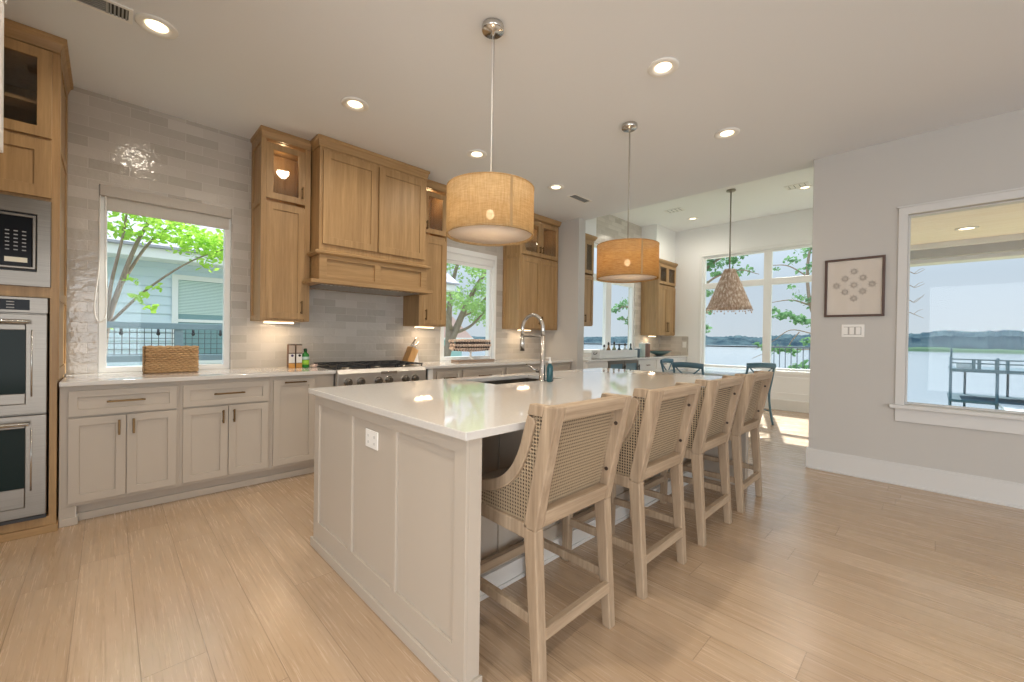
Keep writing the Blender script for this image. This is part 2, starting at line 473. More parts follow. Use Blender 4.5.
# ------------------------------------------------------------------ key dimensions
CE, YW, XR, CN, XF, YN = 3.0175, 4.417, 4.936, 3.5536, 8.708, 4.26
CT, CB = .915, .885         # counter top / bottom

# ------------------------------------------------------------------ room shell
struct(obj('floor', box(B(), -3.4, 8.86, -5.2, 4.6, -.12, 0), FLOOR))
struct(obj('ceiling', box(B(), -3.4, 5.128, -5.2, 4.6, CE, CE + .62), CEILP))
struct(obj('ceiling', box(B(), 5.128, 8.86, .70, 4.6, CN, CN + .1), NOOKP))
W1 = (-.055, .785, .915, 2.345); W2 = (3.06, 3.94, .915, 2.33)
struct(obj('wall_back', plate(B(), fr('y', YW, 1), [-1.1, W1[0], W1[1], W2[0], W2[1], 4.967], [0, .915, 2.33, 2.345, CE], {(1, 1), (1, 2), (3, 1)}, 0, .16), TILE))
struct(obj('wall_stub', box(B(), 4.965, 5.125, 3.70, 4.577, 0, CE), WALLP, None, .003))
W3 = (5.74, 7.64, .985, 2.95)
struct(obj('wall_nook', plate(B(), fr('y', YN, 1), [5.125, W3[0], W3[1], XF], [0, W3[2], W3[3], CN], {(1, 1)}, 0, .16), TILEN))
W4 = (.98, 3.36, .70, 2.945)
struct(obj('wall_far', plate(B(), fr('x', XF, 1), [.70, W4[0], W4[1], 4.42], [0, W4[2], W4[3], CN], {(1, 1)}, 0, .15), NOOKP))
struct(obj('wall_corner', box(B(), XF - .006, XF, 3.62, YN, CT, 1.315), TILEX))
W5 = (-1.55, .178, .705, 2.345)
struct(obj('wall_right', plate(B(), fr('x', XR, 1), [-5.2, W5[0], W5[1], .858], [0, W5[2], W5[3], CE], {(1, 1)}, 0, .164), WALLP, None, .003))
struct(obj('wall_rear', plate(B(), fr('y', -5.2), [-3.4, -2.4, .6, 1.4, 4.4, 5.1], [0, .1, 2.6, CE], {(1, 1), (3, 1)}, 0, .16), WALLP))
struct(obj('wall_side', plate(B(), fr('x', -3.4), [-5.36, -4.1, .1, 1.3], [0, .1, 2.6, CE], {(1, 1)}, 0, .16), WALLP))
struct(obj('wall_side', box(B(), -3.56, -1.24, 1.3, 1.44, 0, CE), WALLP))
struct(obj('wall_nook_side', box(B(), 5.10, 8.86, .70, .858, 0, CN), NOOKP))
struct(obj('wall_left', box(B(), -1.24, -1.10, 1.3, 4.58, 0, CE), WALLP))
struct(obj('trim', box(B(), XF - .34, XF, YN - .33, YN, 2.86, CN) if 0 else box(B(), 7.845, XF, YN - .33, YN, 2.865, CN), NOOKP))
struct(obj('trim', box(B(), 5.125, 5.745, YN - .33, YN, 2.90, CN), NOOKP))
# baseboards
def baseb(name, F, u0, u1, h=.19):
    bm = B(); ubox(bm, F, u0, u1, 0, h - .012, 0, .016); ubox(bm, F, u0, u1, h - .012, h, 0, .011); ubox(bm, F, u0, u1, 0, .018, .016, .028)
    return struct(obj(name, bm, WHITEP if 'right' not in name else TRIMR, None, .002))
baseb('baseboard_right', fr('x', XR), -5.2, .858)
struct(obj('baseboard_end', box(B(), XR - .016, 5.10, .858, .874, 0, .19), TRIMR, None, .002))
baseb('baseboard_far', fr('x', XF), .86, 3.62)
bm = B(); F = fr('x', XF)
ubox(bm, F, .86, 3.6, .645, .70, 0, .02); ubox(bm, F, .86, 3.44, .56, .60, 0, .008); ubox(bm, F, .86, 3.44, .30, .315, 0, .006)
struct(obj('trim_far', bm, NOOKP, None, .002))


def window(name, F, r, frame_w=.05, mulls=(), bars=(), depth=(-.10, -.03), m=VINYL):
    e = bpy.data.objects.new(name, None); COL.objects.link(e); struct(e); e.location = Vector(F(r[0], r[2], 0))
    u0, u1, v0, v1 = r; fw = frame_w
    obj('frame', frame(B(), F, u0, u1, v0, v1, fw, *depth), m, e, .003)
    us = [u0 + fw] + [x for a, b_ in mulls for x in (a, b_)] + [u1 - fw]
    vs = [v0 + fw] + [x for a, b_ in bars for x in (a, b_)] + [v1 - fw]
    for a, b_ in mulls: obj('mullion', ubox(B(), F, a, b_, v0 + fw, v1 - fw, *depth), m, e, .002)
    for a, b_ in bars:
        for i in range(0, len(us), 2): obj('transom_bar', ubox(B(), F, us[i], us[i + 1], a, b_, *depth), m, e, .002)
    mid = (depth[0] + depth[1]) / 2
    for i in range(0, len(us), 2):
        for j in range(0, len(vs), 2): obj('pane', ubox(B(), F, us[i], us[i + 1], vs[j], vs[j + 1], mid - .002, mid + .002), GLASS, e)
    return e


w1 = window('window_1', fr('y', YW), W1, .045)
obj('sill', box(B(), W1[0], W1[1], YW - .0, YW + .16, .90, .9155), QUARTZ, w1)
w2 = window('window_2', fr('y', YW), W2, .055)
F = fr('y', YW); bm = B()
ubox(bm, F, W2[1], W2[1] + .035, .915, 2.33, 0, .012); ubox(bm, F, W2[0] - .03, W2[0], .915, 2.33, 0, .012); ubox(bm, F, W2[0] - .03, W2[1] + .035, 2.33, 2.40, 0, .014)
obj('casing', bm, VINYL, w2, .002)
bm = B(); ubox(bm, F, W2[1] - .012, W2[1], .915, 2.33, -.16, 0); ubox(bm, F, W2[0], W2[0] + .012, .915, 2.33, -.16, 0); ubox(bm, F, W2[0], W2[1], 2.318, 2.33, -.16, 0)
obj('jamb', bm, VINYL, w2)
w3 = window('window_3', fr('y', YN), W3, .06, mulls=((6.62, 6.80),), bars=((2.29, 2.41),))
w4 = window('window_4', fr('x', XF), W4, .05, mulls=((2.125, 2.255),), bars=((2.285, 2.40),))
F = fr('x', XF); bm = B(); frame(bm, F, W4[0] - .06, W4[1] + .06, W4[2] - .05, W4[3] + .06, .06, 0, .016)
obj('casing', bm, VINYL, w4, .003)
w5 = window('window_5', fr('x', XR), W5, .012, depth=(-.12, -.04), m=TRIMR)
F = fr('x', XR); bm = B()
ubox(bm, F, W5[1], .239, .70, 2.414, 0, .014); ubox(bm, F, W5[0] - .06, W5[0], .70, 2.414, 0, .014); ubox(bm, F, W5[0] - .06, .239, 2.345, 2.414, 0, .016); ubox(bm, F, W5[0] - .08, .25, 2.405, 2.42, 0, .024)
obj('casing', bm, TRIMR, w5, .002)
obj('sill', ubox(B(), F, W5[0] - .1, .275, .668, .70, -.04, .045), TRIMR, w5, .004)
obj('apron', ubox(B(), F, W5[0] - .06, .239, .555, .668, 0, .016), TRIMR, w5, .003)

# ------------------------------------------------------------------ cabinets
def carcass(parent, x0, x1, yf, yb, z0, z1, m, hollow=None, bev=.002):
    if hollow is None:
        return obj('body', box(B(), x0, x1, yf, yb, z0, z1), m, parent, bev)
    bm = B(); h0, h1 = hollow       # open-fronted between z=h0 and z=h1
    if h0 > z0 + .001: box(bm, x0, x1, yf, yb, z0, h0)
    if z1 > h1 + .001: box(bm, x0, x1, yf, yb, h1, z1)
    t = .02
    box(bm, x0, x0 + t, yf, yb, h0, h1); box(bm, x1 - t, x1, yf, yb, h0, h1); box(bm, x0 + t, x1 - t, yb - t, yb, h0, h1)
    return obj('body', bm, m, parent, 0)


def door(parent, F, u0, u1, v0, v1, m, pulls=None, glass=False, wu=.055, name='door'):
    bm = B()
    if glass: frame(bm, F, u0, u1, v0, v1, wu, 0, .02)
    else: shaker(bm, F, u0, u1, v0, v1, .02, wu)
    d = obj(name, bm, m, parent, .0018)
    if glass: obj('pane', ubox(B(), F, u0 + wu, u1 - wu, v0 + wu, v1 - wu, .006, .010), CABG, d)
    if pulls: pull(d, F, *pulls)
    return d


def crown(parent, x0, x1, yf, yb, z0, z1, m=OAKH, left=1, right=1, out=.024):
    o = lambda k: (x0 - k * left, x1 + k * right, yf - k, yb)
    obj('crown', loft(B(), [(*o(.008), z0), (*o(.008), z0 + .012), (*o(out * .6), z1 - .035), (*o(out), z1 - .022), (*o(out), z1)]), m, parent, .002)


YF = 3.816; DF = fr('y', YF)
FL = 'left counter run base cabinets'
def base_unit(label, x0, x1, fronts, foot=None):
    t = thing('base_cabinet', label, 'cabinet', ((x0 + x1) / 2, YF, 0), 'greige base cabinets along the back wall')
    carcass(t, x0, x1, YF, 4.412, .115, CB - .001, GREIGE)
    bm = B(); box(bm, x0, x1, 3.885, 3.905, 0, .115); box(bm, x0, x1, 3.872, 3.885, 0, .05); obj('toe_kick', bm, GREIGE, t, .002)
    if foot:
        obj('foot', box(B(), foot[0], foot[1], YF, 3.885, 0, .115), GREIGE, t)
        bm = B(); box(bm, foot[0], foot[1] + .012, YF - .012, YF, 0, .05); obj('foot_mould', bm, GREIGE, t, .003)
        bm = B(); box(bm, foot[1], foot[1] + .004, YF, 3.872, 0, .115); box(bm, foot[1], foot[1] + .012, YF, 3.872, 0, .05); obj('foot_return', bm, WHITEP, t, .002)
    for kind, u0, u1, v0, v1, pl in fronts:
        door(t, DF, u0, u1, v0, v1, GREIGE, pl, name=kind, wu=.05 if kind == 'door' else .042)
    return t


base_unit('greige base cabinet with drawer above two doors, beside the oven tower', -.2165, .372, [
    ('drawer', -.178, .355, .69, .852, (.09, .775, .19, False)),
    ('door', -.178, .088, .14, .678, (.055, .60, .10, True)), ('door', .093, .355, .14, .678, (.126, .60, .10, True))], (-.2165, -.145))
base_unit('greige base cabinet with drawer above two doors, left of the narrow pull-out', .372, .957, [
    ('drawer', .39, .94, .69, .852, (.67, .775, .20, False)),
    ('door', .39, .663, .14, .678, (.63, .60, .10, True)), ('door', .668, .94, .14, .678, (.70, .60, .10, True))])
base_unit('greige narrow pull-out cabinet with one tall door, left of the range', .957, 1.468, [
    ('door', .976, 1.30, .14, .852, (1.138, .83, .17, False))], (1.36, 1.468))
base_unit('greige base cabinet with small drawer, right of the range', 2.522, 2.91, [
    ('drawer', 2.57, 2.89, .69, .852, (2.73, .775, .16, False)),
    ('door', 2.57, 2.89, .14, .678, (2.62, .60, .10, True))])
base_unit('greige base cabinet below the second window', 2.91, 3.60, [
    ('drawer', 2.93, 3.575, .69, .852, (3.25, .775, .2, False)),
    ('door', 2.93, 3.25, .14, .678, None), ('door', 3.255, 3.575, .14, .678, None)])
base_unit('greige base cabinet at the wall end behind the faucet', 3.60, 4.958, [
    ('drawer', 3.62, 4.26, .69, .852, None), ('drawer', 4.28, 4.93, .69, .852, None),
    ('door', 3.62, 4.26, .14, .678, None), ('door', 4.28, 4.93, .14, .678, None)])
bm = B(); box(bm, 2.455, 2.52, 3.796, YF, .12, .88); o = obj('filler_strip', bm, WHITEP, None, .003)
tag(o, 'white vertical filler strip between range and small drawer cabinet', 'filler strip')

tag(obj('countertop', box(B(), -.2165, 1.473, 3.776, 4.4165, CB, CT), QUARTZ, None, .003), 'white quartz worktop under the first window, left of the range', 'countertop')
tag(obj('countertop', box(B(), 2.405, 4.964, 3.776, 4.4165, CB, CT), QUARTZ, None, .003), 'white quartz worktop under the second window, right of the range', 'countertop')

# tall upper cabinets
def under(t, x, y, z, power=1.4):       # under-cabinet strip
    bm = B(); box(bm, x - .12, x + .12, y - .02, y + .02, z + .008, z + .02); obj('light_strip', bm, PUCK, t)
    o = lamp('under_lamp', 'AREA', (x, y, z + .005), power, (1, .76, .50), t, .2); o.data.shape = 'RECTANGLE'; o.data.size_y = .05


UF = 4.087; UFr = fr('y', UF); UB = 4.414
def puck(parent, x, y, z, power=2.2):
    bm = B(); lathe(bm, [(.036, 0), (.036, -.008), (.028, -.010), (.028, -.006)], (x, y, z), 20); obj('puck_trim', bm, CHROME, parent)
    bm = B(); lathe(bm, [(.027, -.004), (.027, -.007)], (x, y, z), 20); obj('puck_lens', bm, PUCK, parent)
    lamp('puck_lamp', 'POINT', (x, y, z - .06), power * .45, (1, .70, .38), parent, .02)


t = thing('upper_cabinet', 'tall oak upper cabinet with lit glass door, between first window and range hood', 'cabinet', (1.13, UF, 1.352))
carcass(t, .945, 1.335, UF, UB, 1.352, 2.95, OAK, (2.40, 2.925))
bm = B(); box(bm, .945, .972, UF - .018, UF, 1.352, 2.95); box(bm, 1.288, 1.335, UF - .018, UF, 1.352, 2.95); obj('face_stile', bm, OAK, t, .001)
door(t, UFr, .972, 1.287, 1.372, 2.385, OAK, (1.262, 1.48, .12, True))
door(t, UFr, .972, 1.287, 2.42, 2.905, OAK, (1.262, 2.52, .11, True), True)
SF = fr('x', .945)
bm = B(); plate(bm, SF, [UF - .018, UF + .03, UB - .04, UB], [1.352, 1.40, 2.37, 2.42, 2.90, 2.95], {(1, 1), (1, 3)}, 0, .012); obj('side_frame', bm, OAK, t, .0015)
crown(t, .945, 1.335, UF - .018, UB, 2.93, CE - .001, right=0)
puck(t, 1.14, 4.22, 2.924)
under(t, 1.13, 4.25, 1.325)

t = thing('upper_cabinet', 'oak upper cabinet with glass top door, right of the range hood', 'cabinet', (2.69, UF, 1.352))
carcass(t, 2.50, 2.872, UF, UB, 1.352, 2.95, OAK, (2.40, 2.925))
bm = B(); box(bm, 2.50, 2.56, UF - .018, UF, 1.352, 2.95); box(bm, 2.858, 2.872, UF - .018, UF, 1.352, 2.95); obj('face_stile', bm, OAK, t, .001)
door(t, UFr, 2.56, 2.858, 1.372, 2.36, OAK, (2.585, 1.48, .12, True))
door(t, UFr, 2.56, 2.858, 2.42, 2.895, OAK, (2.585, 2.5, .10, True), True)
crown(t, 2.50, 2.872, UF - .018, UB, 2.93, CE - .001, left=0)
puck(t, 2.70, 4.22, 2.924)
under(t, 2.69, 4.25, 1.325)

t = thing('upper_cabinet', 'wide oak upper cabinet with two glass top doors, against the white wall end', 'cabinet', (4.52, UF, 1.36))
carcass(t, 4.115, 4.962, UF, UB, 1.36, 2.96, OAK, (2.41, 2.93))
bm = B(); box(bm, 4.115, 4.155, UF - .018, UF, 1.36, 2.96); obj('face_stile', bm, OAK, t, .001)
door(t, UFr, 4.157, 4.535, 1.378, 2.375, OAK, (4.51, 1.49, .12, True)); door(t, UFr, 4.54, 4.94, 1.378, 2.375, OAK, (4.566, 1.49, .12, True))
door(t, UFr, 4.157, 4.535, 2.42, 2.92, OAK, (4.51, 2.52, .10, True), True); door(t, UFr, 4.54, 4.94, 2.42, 2.92, OAK, (4.566, 2.52, .10, True), True)
SF = fr('x', 4.115)
bm = B(); plate(bm, SF, [UF - .018, UF + .03, UB - .04, UB], [1.36, 1.41, 2.37, 2.42, 2.90, 2.96], {(1, 1), (1, 3)}, 0, .012); obj('side_frame', bm, OAK, t, .0015)
obj('crown', loft(B(), [(4.10, 4.962, UF - .026, UB, 2.95), (4.07, 4.962, UF - .05, UB, 2.985), (4.06, 4.962, UF - .06, UB, CE - .001)]), OAKH, t, .002)
puck(t, 4.7, 4.25, 2.925, 1.2)
under(t, 4.4, 4.25, 1.33)

# range hood with cabinet above
HF = 3.87; HFr = fr('y', HF)
t = thing('range_hood', 'large oak range hood with two cabinet doors above the range', 'range hood', (1.90, HF, 1.69))
bm = B(); box(bm, 1.345, 2.455, HF, UB, 1.99, CE - .002); obj('body', bm, OAK, t, .002)
door(t, HFr, 1.372, 1.888, 2.055, 2.895, OAK, None, wu=.065); door(t, HFr, 1.905, 2.432, 2.055, 2.895, OAK, None, wu=.065)
crown(t, 1.345, 2.455, HF, 4.042, 2.925, CE - .001, out=.026)
obj('moulding', loft(B(), [(1.32, 2.48, HF - .025, 4.06, 1.955), (1.30, 2.50, HF - .045, 4.06, 1.968), (1.30, 2.50, HF - .045, 4.06, 1.985), (1.33, 2.47, HF - .015, 4.06, 1.999)]), OAKH, t, .002)
bm = B(); plate(bm, HFr, [1.345, 1.41, 1.87, 1.93, 2.39, 2.455], [1.725, 1.765, 1.92, 1.96], {(1, 1), (3, 1)}, 0, .018); box(bm, 1.345, 2.455, HF, UB, 1.73, 1.96); obj('canopy_panel', bm, OAKH, t, .0015)
bm = B(); plate(bm, fr('z', 1.695, 1), [1.265, 1.345, 1.37, 2.43, 2.455, 2.515], [HF - .06, HF + .04, 4.06, UB - .10, UB], {(2, 1), (2, 2), (0, 2), (0, 3), (4, 2), (4, 3)}, 0, .032); obj('bottom_lip', bm, OAKH, t, .003)
bm = B(); box(bm, 1.37, 2.43, HF + .04, UB - .10, 1.722, 1.728); obj('filter_recess', bm, BLACKM, t); bm = B()
for i in range(26): x = 1.385 + i * .04; box(bm, x, x + .022, HF + .045, UB - .11, 1.690, 1.7215)
obj('baffle_filter', bm, STEEL2, t)

# oven tower
OF = 3.78; OFr = fr('y', OF)
t = thing('oven_tower', 'tall oak oven tower with built-in microwave and double oven at left edge', 'cabinet', (-.65, OF, 0))
X0, X1 = -1.095, -.2255
bm = B()
plate(bm, OFr, [X0, -1.045, -.256, X1], [.03, .10, 1.432, 1.498, 2.012, 2.42, 2.89, 2.94], {(1, 1), (1, 3), (1, 5)}, UB * -1 + OF + .02, 0); box(bm, X0, X1, UB - .0199, UB, .03, 2.94)
obj('body', bm, OAK, t)
obj('plinth', box(B(), X0, X1 + .008, OF - .02, UB, 0, .045), OAKH, t, .004)
SF = fr('x', X1, 1); bm = B(); plate(bm, SF, [OF + .002, OF + .045, 4.34, UB], [.93, 1.0, 1.42, 1.48, 2.35, 2.41, 2.88, 2.94], {(1, 1), (1, 3), (1, 5)}, 0, .008); obj('side_frame', bm, OAK, t, .0015)
door(t, OFr, -.645, -.252, 2.035, 2.378, OAK, None, wu=.07); door(t, OFr, -1.04, -.652, 2.035, 2.378, OAK, None, wu=.07)
door(t, OFr, -.645, -.252, 2.395, 2.92, OAK, None, True, wu=.06); door(t, OFr, -1.04, -.652, 2.395, 2.92, OAK, None, True, wu=.06)
obj('shelf', box(B(), -1.04, -.262, OF + .03, UB - .02, 2.60, 2.62), OAKH, t)
crown(t, X0, X1, OF - .005, UB, 2.928, CE - .001, left=0, out=.035)

m_ = thing('microwave', 'built-in stainless microwave with black keypad, above the double oven', 'microwave', (-.65, OF, 1.5))
bm = B(); frame(bm, OFr, -1.04, -.252, 1.494, 2.016, .058, .001, .014, .09); obj('trim_kit', bm, STEEL, m_, .003); obj('housing', box(B(), -1.035, -.27, OF + .003, OF + .4, 1.505, 2.005), BLACKM, m_)
bm = B(); frame(bm, OFr, -.985, -.312, 1.595, 1.915, .014, .0, .024); obj('door_frame', bm, STEEL, m_, .003)
bm = B(); ubox(bm, OFr, -.97, -.455, 1.609, 1.901, .003, .018); obj('door_glass', bm, PANELB, m_)
bm = B(); ubox(bm, OFr, -.45, -.328, 1.609, 1.901, .003, .020); kp = obj('keypad', bm, PANELB, m_, .002)
bm = B()
for i in range(3):
    for j in range(6): ubox(bm, OFr, -.430 + i * .032, -.414 + i * .032, 1.70 + j * .022, 1.706 + j * .022, .020, .0212)
obj('keys', bm, KEYS, kp)
bm = B(); ubox(bm, OFr, -.432, -.345, 1.632, 1.660, .020, .0214); obj('door_release', bm, CREAMK, kp)

o_ = thing('double_oven', 'stainless double wall oven with dark glass windows below the microwave', 'oven', (-.65, OF, .1))
obj('body', box(B(), -1.035, -.27, OF + .003, OF + .55, .105, 1.428), STEEL, o_)
bm = B(); ubox(bm, OFr, -1.04, -.262, 1.335, 1.430, -.003, .018); cp = obj('control_panel', bm, STEEL, o_, .003)
bm = B(); ubox(bm, OFr, -.95, -.335, 1.352, 1.414, .018, .020); obj('display', bm, PANELB, cp)
bm = B()
for i in range(9):
    for j in range(3):
        if (i + j) % 4 != 3: ubox(bm, OFr, -.92 + i * .062, -.89 + i * .062, 1.362 + j * .017, 1.368 + j * .017, .020, .0212)
obj('display_print', bm, KEYS, cp)
for z0, z1, g0, g1 in ((.738, 1.328, .86, 1.235), (.125, .728, .30, .655)):
    bm = B(); frame(bm, OFr, -1.04, -.264, z0, z1, .085, .0, .035, .06); ubox(bm, OFr, -.955, -.349, z0 + .06, g0, 0, .034); ubox(bm, OFr, -.955, -.349, g1, z1 - .06, 0, .034)
    d = obj('oven_door', bm, STEEL, o_, .003)
    obj('door_glass', ubox(B(), OFr, -.957, -.347, g0 - .004, g1 + .004, .0, .031), OVENG, d)
    bm = B(); hz = z1 - .045; cyl(bm, OFr(-.95, hz, .075), OFr(-.33, hz, .075), .012, seg=14)
    for u in (-.93, -.345): cyl(bm, OFr(u, hz, .03), OFr(u, hz, .078), .010, seg=12)
    obj('handle', bm, CHROME, d)
    bm = B(); cyl(bm, OFr(-.325, g0 - .02, .035), OFr(-.325, g1, .035), .004, seg=8); obj('glass_trim', bm, CHROME, d)
obj('vent_grille', ubox(B(), OFr, -1.035, -.264, .102, .122, 0, .03), BLACKM, o_)

t = thing('wall_cabinet', 'white upper cabinet at the left edge of the photo', 'cabinet', (-.7, 2.0, 1.855))
carcass(t, -1.099, -.295, 1.5, 2.38, 1.855, 2.42, WHITEP)
obj('top_panel', box(B(), -1.099, -.272, 1.5, 2.39, 2.42, CE - .001), WHITEP, t)
door(t, fr('x', -.295, 1), 1.52, 1.935, 1.87, 2.40, WHITEP, None); door(t, fr('x', -.295, 1), 1.945, 2.365, 1.87, 2.40, WHITEP, None)

# ------------------------------------------------------------------ range
t = thing('range', 'stainless professional gas range with black grates under the oak hood', 'range', (1.94, 3.75, 0))
RF = 3.80; RFr = fr('y', RF)
bm = B(); box(bm, 1.478, 2.40, RF, 4.41, .10, .905); obj('body', bm, STEEL2, t, .004)
bm = B(); prism(bm, [(RF, .70), (RF - .045, .72), (RF - .055, .88), (RF - .03, .918), (RF, .918)], 1.478, 2.40, 'x'); obj('control_panel', bm, STEEL2, t, .004)
bm = B(); ubox(bm, RFr, 1.89, 2.06, .862, .888, .052, .060); obj('badge', bm, CHROME, t, .002)
for x in (1.57, 1.69, 1.865, 1.975, 2.155, 2.265):
    bm = B(); cyl(bm, (x, RF - .05, .80), (x, RF - .062, .80), .040, seg=24); k = obj('knob_bezel', bm, CHROME, t)
    bm = B(); cyl(bm, (x, RF - .06, .80), (x, RF - .10, .80), .029, .025, seg=20); box(bm, x - .006, x + .006, RF - .112, RF - .10, .778, .822); obj('knob', bm, STEEL, k)
bm = B(); ubox(bm, RFr, 1.485, 2.393, .17, .69, 0, .03); d = obj('oven_door', bm, STEEL, t, .004)
obj('door_glass', ubox(B(), RFr, 1.62, 2.26, .28, .55, .03, .032), OVENG, d)
bm = B(); cyl(bm, (1.53, RF - .085, .655), (2.35, RF - .085, .655), .014); [cyl(bm, (x, RF - .03, .655), (x, RF - .085, .655), .011) for x in (1.56, 2.32)]; obj('handle', bm, CHROME, d)
for x in (1.52, 2.36):
    for y in (3.86, 4.34): obj('leg', cyl(B(), (x, y, 0), (x, y, .10), .02), STEEL, t)
bm = B(); box(bm, 1.482, 2.396, RF - .02, 4.405, .905, .912); obj('cooktop', bm, BLACKM, t)
for i in range(3):
    x0 = 1.49 + i * .303; x1 = x0 + .295; bm = B(); z = .938
    frame(bm, fr('z', z, 1), x0, x1, RF + .0, 4.39, .014, 0, .014)
    for y in (3.94, 4.10, 4.25): box(bm, x0, x1, y - .006, y + .006, z, z + .014)
    for x in (x0 + .1, x0 + .2): box(bm, x - .006, x + .006, RF, 4.39, z, z + .014)
    for x in (x0 + .007, x1 - .007):
        for y in (RF + .01, 4.38): box(bm, x - .006, x + .006, y - .006, y + .006, .912, z)
    g = obj('grate', bm, BLACKM, t, .002)
    for y in (3.95, 4.24):
        bm = B(); lathe(bm, [(.05, .912), (.05, .918), (.034, .922), (.034, .932), (.001, .934)], (x0 + .148, y, 0), 20); obj('burner', bm, DARKNICKEL, g)

# ------------------------------------------------------------------ island
IX0, IX1, IY0, IY1 = .866, 3.90, 1.097, 2.53
t = thing('island', 'long greige kitchen island with recessed panels on its end and seating side', 'kitchen island', ((IX0 + IX1) / 2, 1.9, 0))
bm = B(); F = fr('x', IX0 + .012)
box(bm, IX0 + .012, IX0 + .068, IY0, IY1, 0, CB - .001)
plate(bm, F, [IY0, 1.165, 1.572, 1.60, 2.01, 2.05, 2.46, IY1], [.0, .155, .83, CB - .001], {(1, 1), (3, 1), (5, 1)}, 0, .012)
obj('end_panel', bm, GREIGE, t, .0015)
bm = B(); plate(bm, fr('z', 0, 1), [IX0 - .013, IX0, IX0 + .074], [IY0 - .012, IY0, IY1 + .013], {(1, 1)}, 0, .05)
obj('end_skirting', bm, GREIGE, t, .002)
obj('far_end_panel', box(B(), IX1 - .068, IX1, IY0, IY1, 0, CB - .001), GREIGE, t, .002)
IB = 1.50; F = fr('y', IB)
bm = B(); box(bm, IX0 + .068, IX1 - .068, IB, IB + .03, 0, CB - .001)
us = [IX0 + .068]
holes = set(); k = 0; edges = []
nP = 6; wP = (IX1 - IX0 - .136) / nP
us = [IX0 + .068]
for i in range(nP): us += [IX0 + .068 + i * wP + .035, IX0 + .068 + (i + 1) * wP - .035]
us += [IX1 - .068]
plate(bm, F, us, [0, .17, .80, CB - .001], {(2 * i + 1, 1) for i in range(nP)}, 0, .012)
obj('seating_panel', bm, GREIGE, t, .0015)
bm = B(); box(bm, IX0 + .068, IX1 - .068, IB - .030, IB - .012, 0, .10); box(bm, IX0 + .068, IX1 - .068, IB - .040, IB - .030, 0, .02); obj('seating_skirting', bm, WHITEP, t, .002)
SK = (1.87, 2.60, 2.06, 2.46)
bm = B(); plate(bm, fr('z', .115, 1), [IX0 + .068, SK[0] - .03, SK[1] + .03, IX1 - .068], [IB + .03, SK[2] - .03, SK[3] + .03, IY1 - .02], {(1, 1)}, 0, .769); obj('cabinet_body', bm, GREIGE, t)
BF = fr('y', IY1 - .02, 1)
for i in range(5):
    a = IX0 + .09 + i * .575; door(t, BF, a, a + .56, .13, .86, GREIGE, (a + .5, .62, .12, True))
o = obj('outlet', ubox(B(), fr('x', IX0 + .012), 1.755, 1.875, .71, .792, 0, .006), PLASTICW, t, .002)
bm = B()
for u in (1.785, 1.845):
    for v in (.735, .765): ubox(bm, fr('x', IX0 + .012), u - .006, u - .003, v - .006, v + .006, .006, .0065); ubox(bm, fr('x', IX0 + .012), u + .003, u + .006, v - .006, v + .006, .006, .0065)
obj('slots', bm, KEYS, o)
CX0, CX1, CY0, CY1 = IX0 - .02, IX1 + .02, 1.077, 2.58
bm = B(); plate(bm, fr('z', CB, 1), [CX0, SK[0], SK[1], CX1], [CY0, SK[2], SK[3], CY1], {(1, 1)}, 0, CT - CB)
tag(obj('countertop', bm, QUARTZ, None, .003), 'large white quartz island top with sink cut-out, four stools along it', 'countertop')
t = thing('sink', 'undermount stainless sink sunk in the island top beside the tall faucet', 'sink', ((SK[0] + SK[1]) / 2, (SK[2] + SK[3]) / 2, .68))
bm = B(); a, b_, c, d = SK; e_ = .012
rects = [(a - e_, b_ + e_, c - e_, d + e_, CB - .0005), (a - e_, b_ + e_, c - e_, d + e_, .69), (a, b_, c, d, .69 + .0)]
for (p, q) in (((a - e_, c - e_), (b_ + e_, c - .0)), ((a - e_, d), (b_ + e_, d + e_)), ((a - e_, c), (a, d)), ((b_, c), (b_ + e_, d))): box(bm, p[0], q[0], p[1], q[1], .68, CB - .0005)
box(bm, a, b_, c, d, .68, .692); obj('basin', bm, STEEL, t, .003)
bm = B(); lathe(bm, [(.045, .692), (.045, .696), (.03, .697), (.001, .695)], ((a + b_) / 2, (c + d) / 2, 0), 20); obj('drain', bm, CHROME, t)
# faucet
fx, fy = 2.285, 2.015
t = thing('faucet', 'tall brushed nickel pull-down faucet arching over the island sink', 'faucet', (fx, fy, CT))
bm = B(); lathe(bm, [(.030, CT), (.030, CT + .008), (.024, CT + .012), (.024, CT + .12), (.020, CT + .13), (.017, CT + .135), (.017, CT + .33)], (fx, fy, 0), 24); obj('body', bm, CHROME, t)
R = .105; pts = [(fx, fy, CT + .33), (fx, fy, 1.29)] + [(fx, fy + R - R * cos(pi * k / 12), 1.30 + R * sin(pi * k / 12)) for k in range(13)] + [(fx, fy + 2 * R, 1.24)]
bm = B(); tube(bm, pts, .013, 12)
for k in range(60):
    pass
obj('spout', bm, CHROME, t)
bm = B(); cyl(bm, (fx, fy + 2 * R, 1.25), (fx, fy + 2 * R, 1.13), .017, .019); obj('spray_head', bm, CHROME, t)
bm = B(); cyl(bm, (fx, fy, 1.245), (fx, fy + 2 * R, 1.245), .006, seg=10); obj('docking_arm', bm, DARKNICKEL, t)
bm = B(); cyl(bm, (fx, fy, CT + .075), (fx, fy + .055, CT + .075), .017, .015); tube(bm, [(fx, fy + .055, CT + .075), (fx - .01, fy + .09, CT + .09), (fx - .03, fy + .135, CT + .12)], [.010, .008, .006], 10); obj('lever', bm, CHROME, t)
t = thing('soap_bottle', 'dark teal soap dispenser with pump, beside the island faucet', 'soap dispenser', (2.302, 1.958, CT))
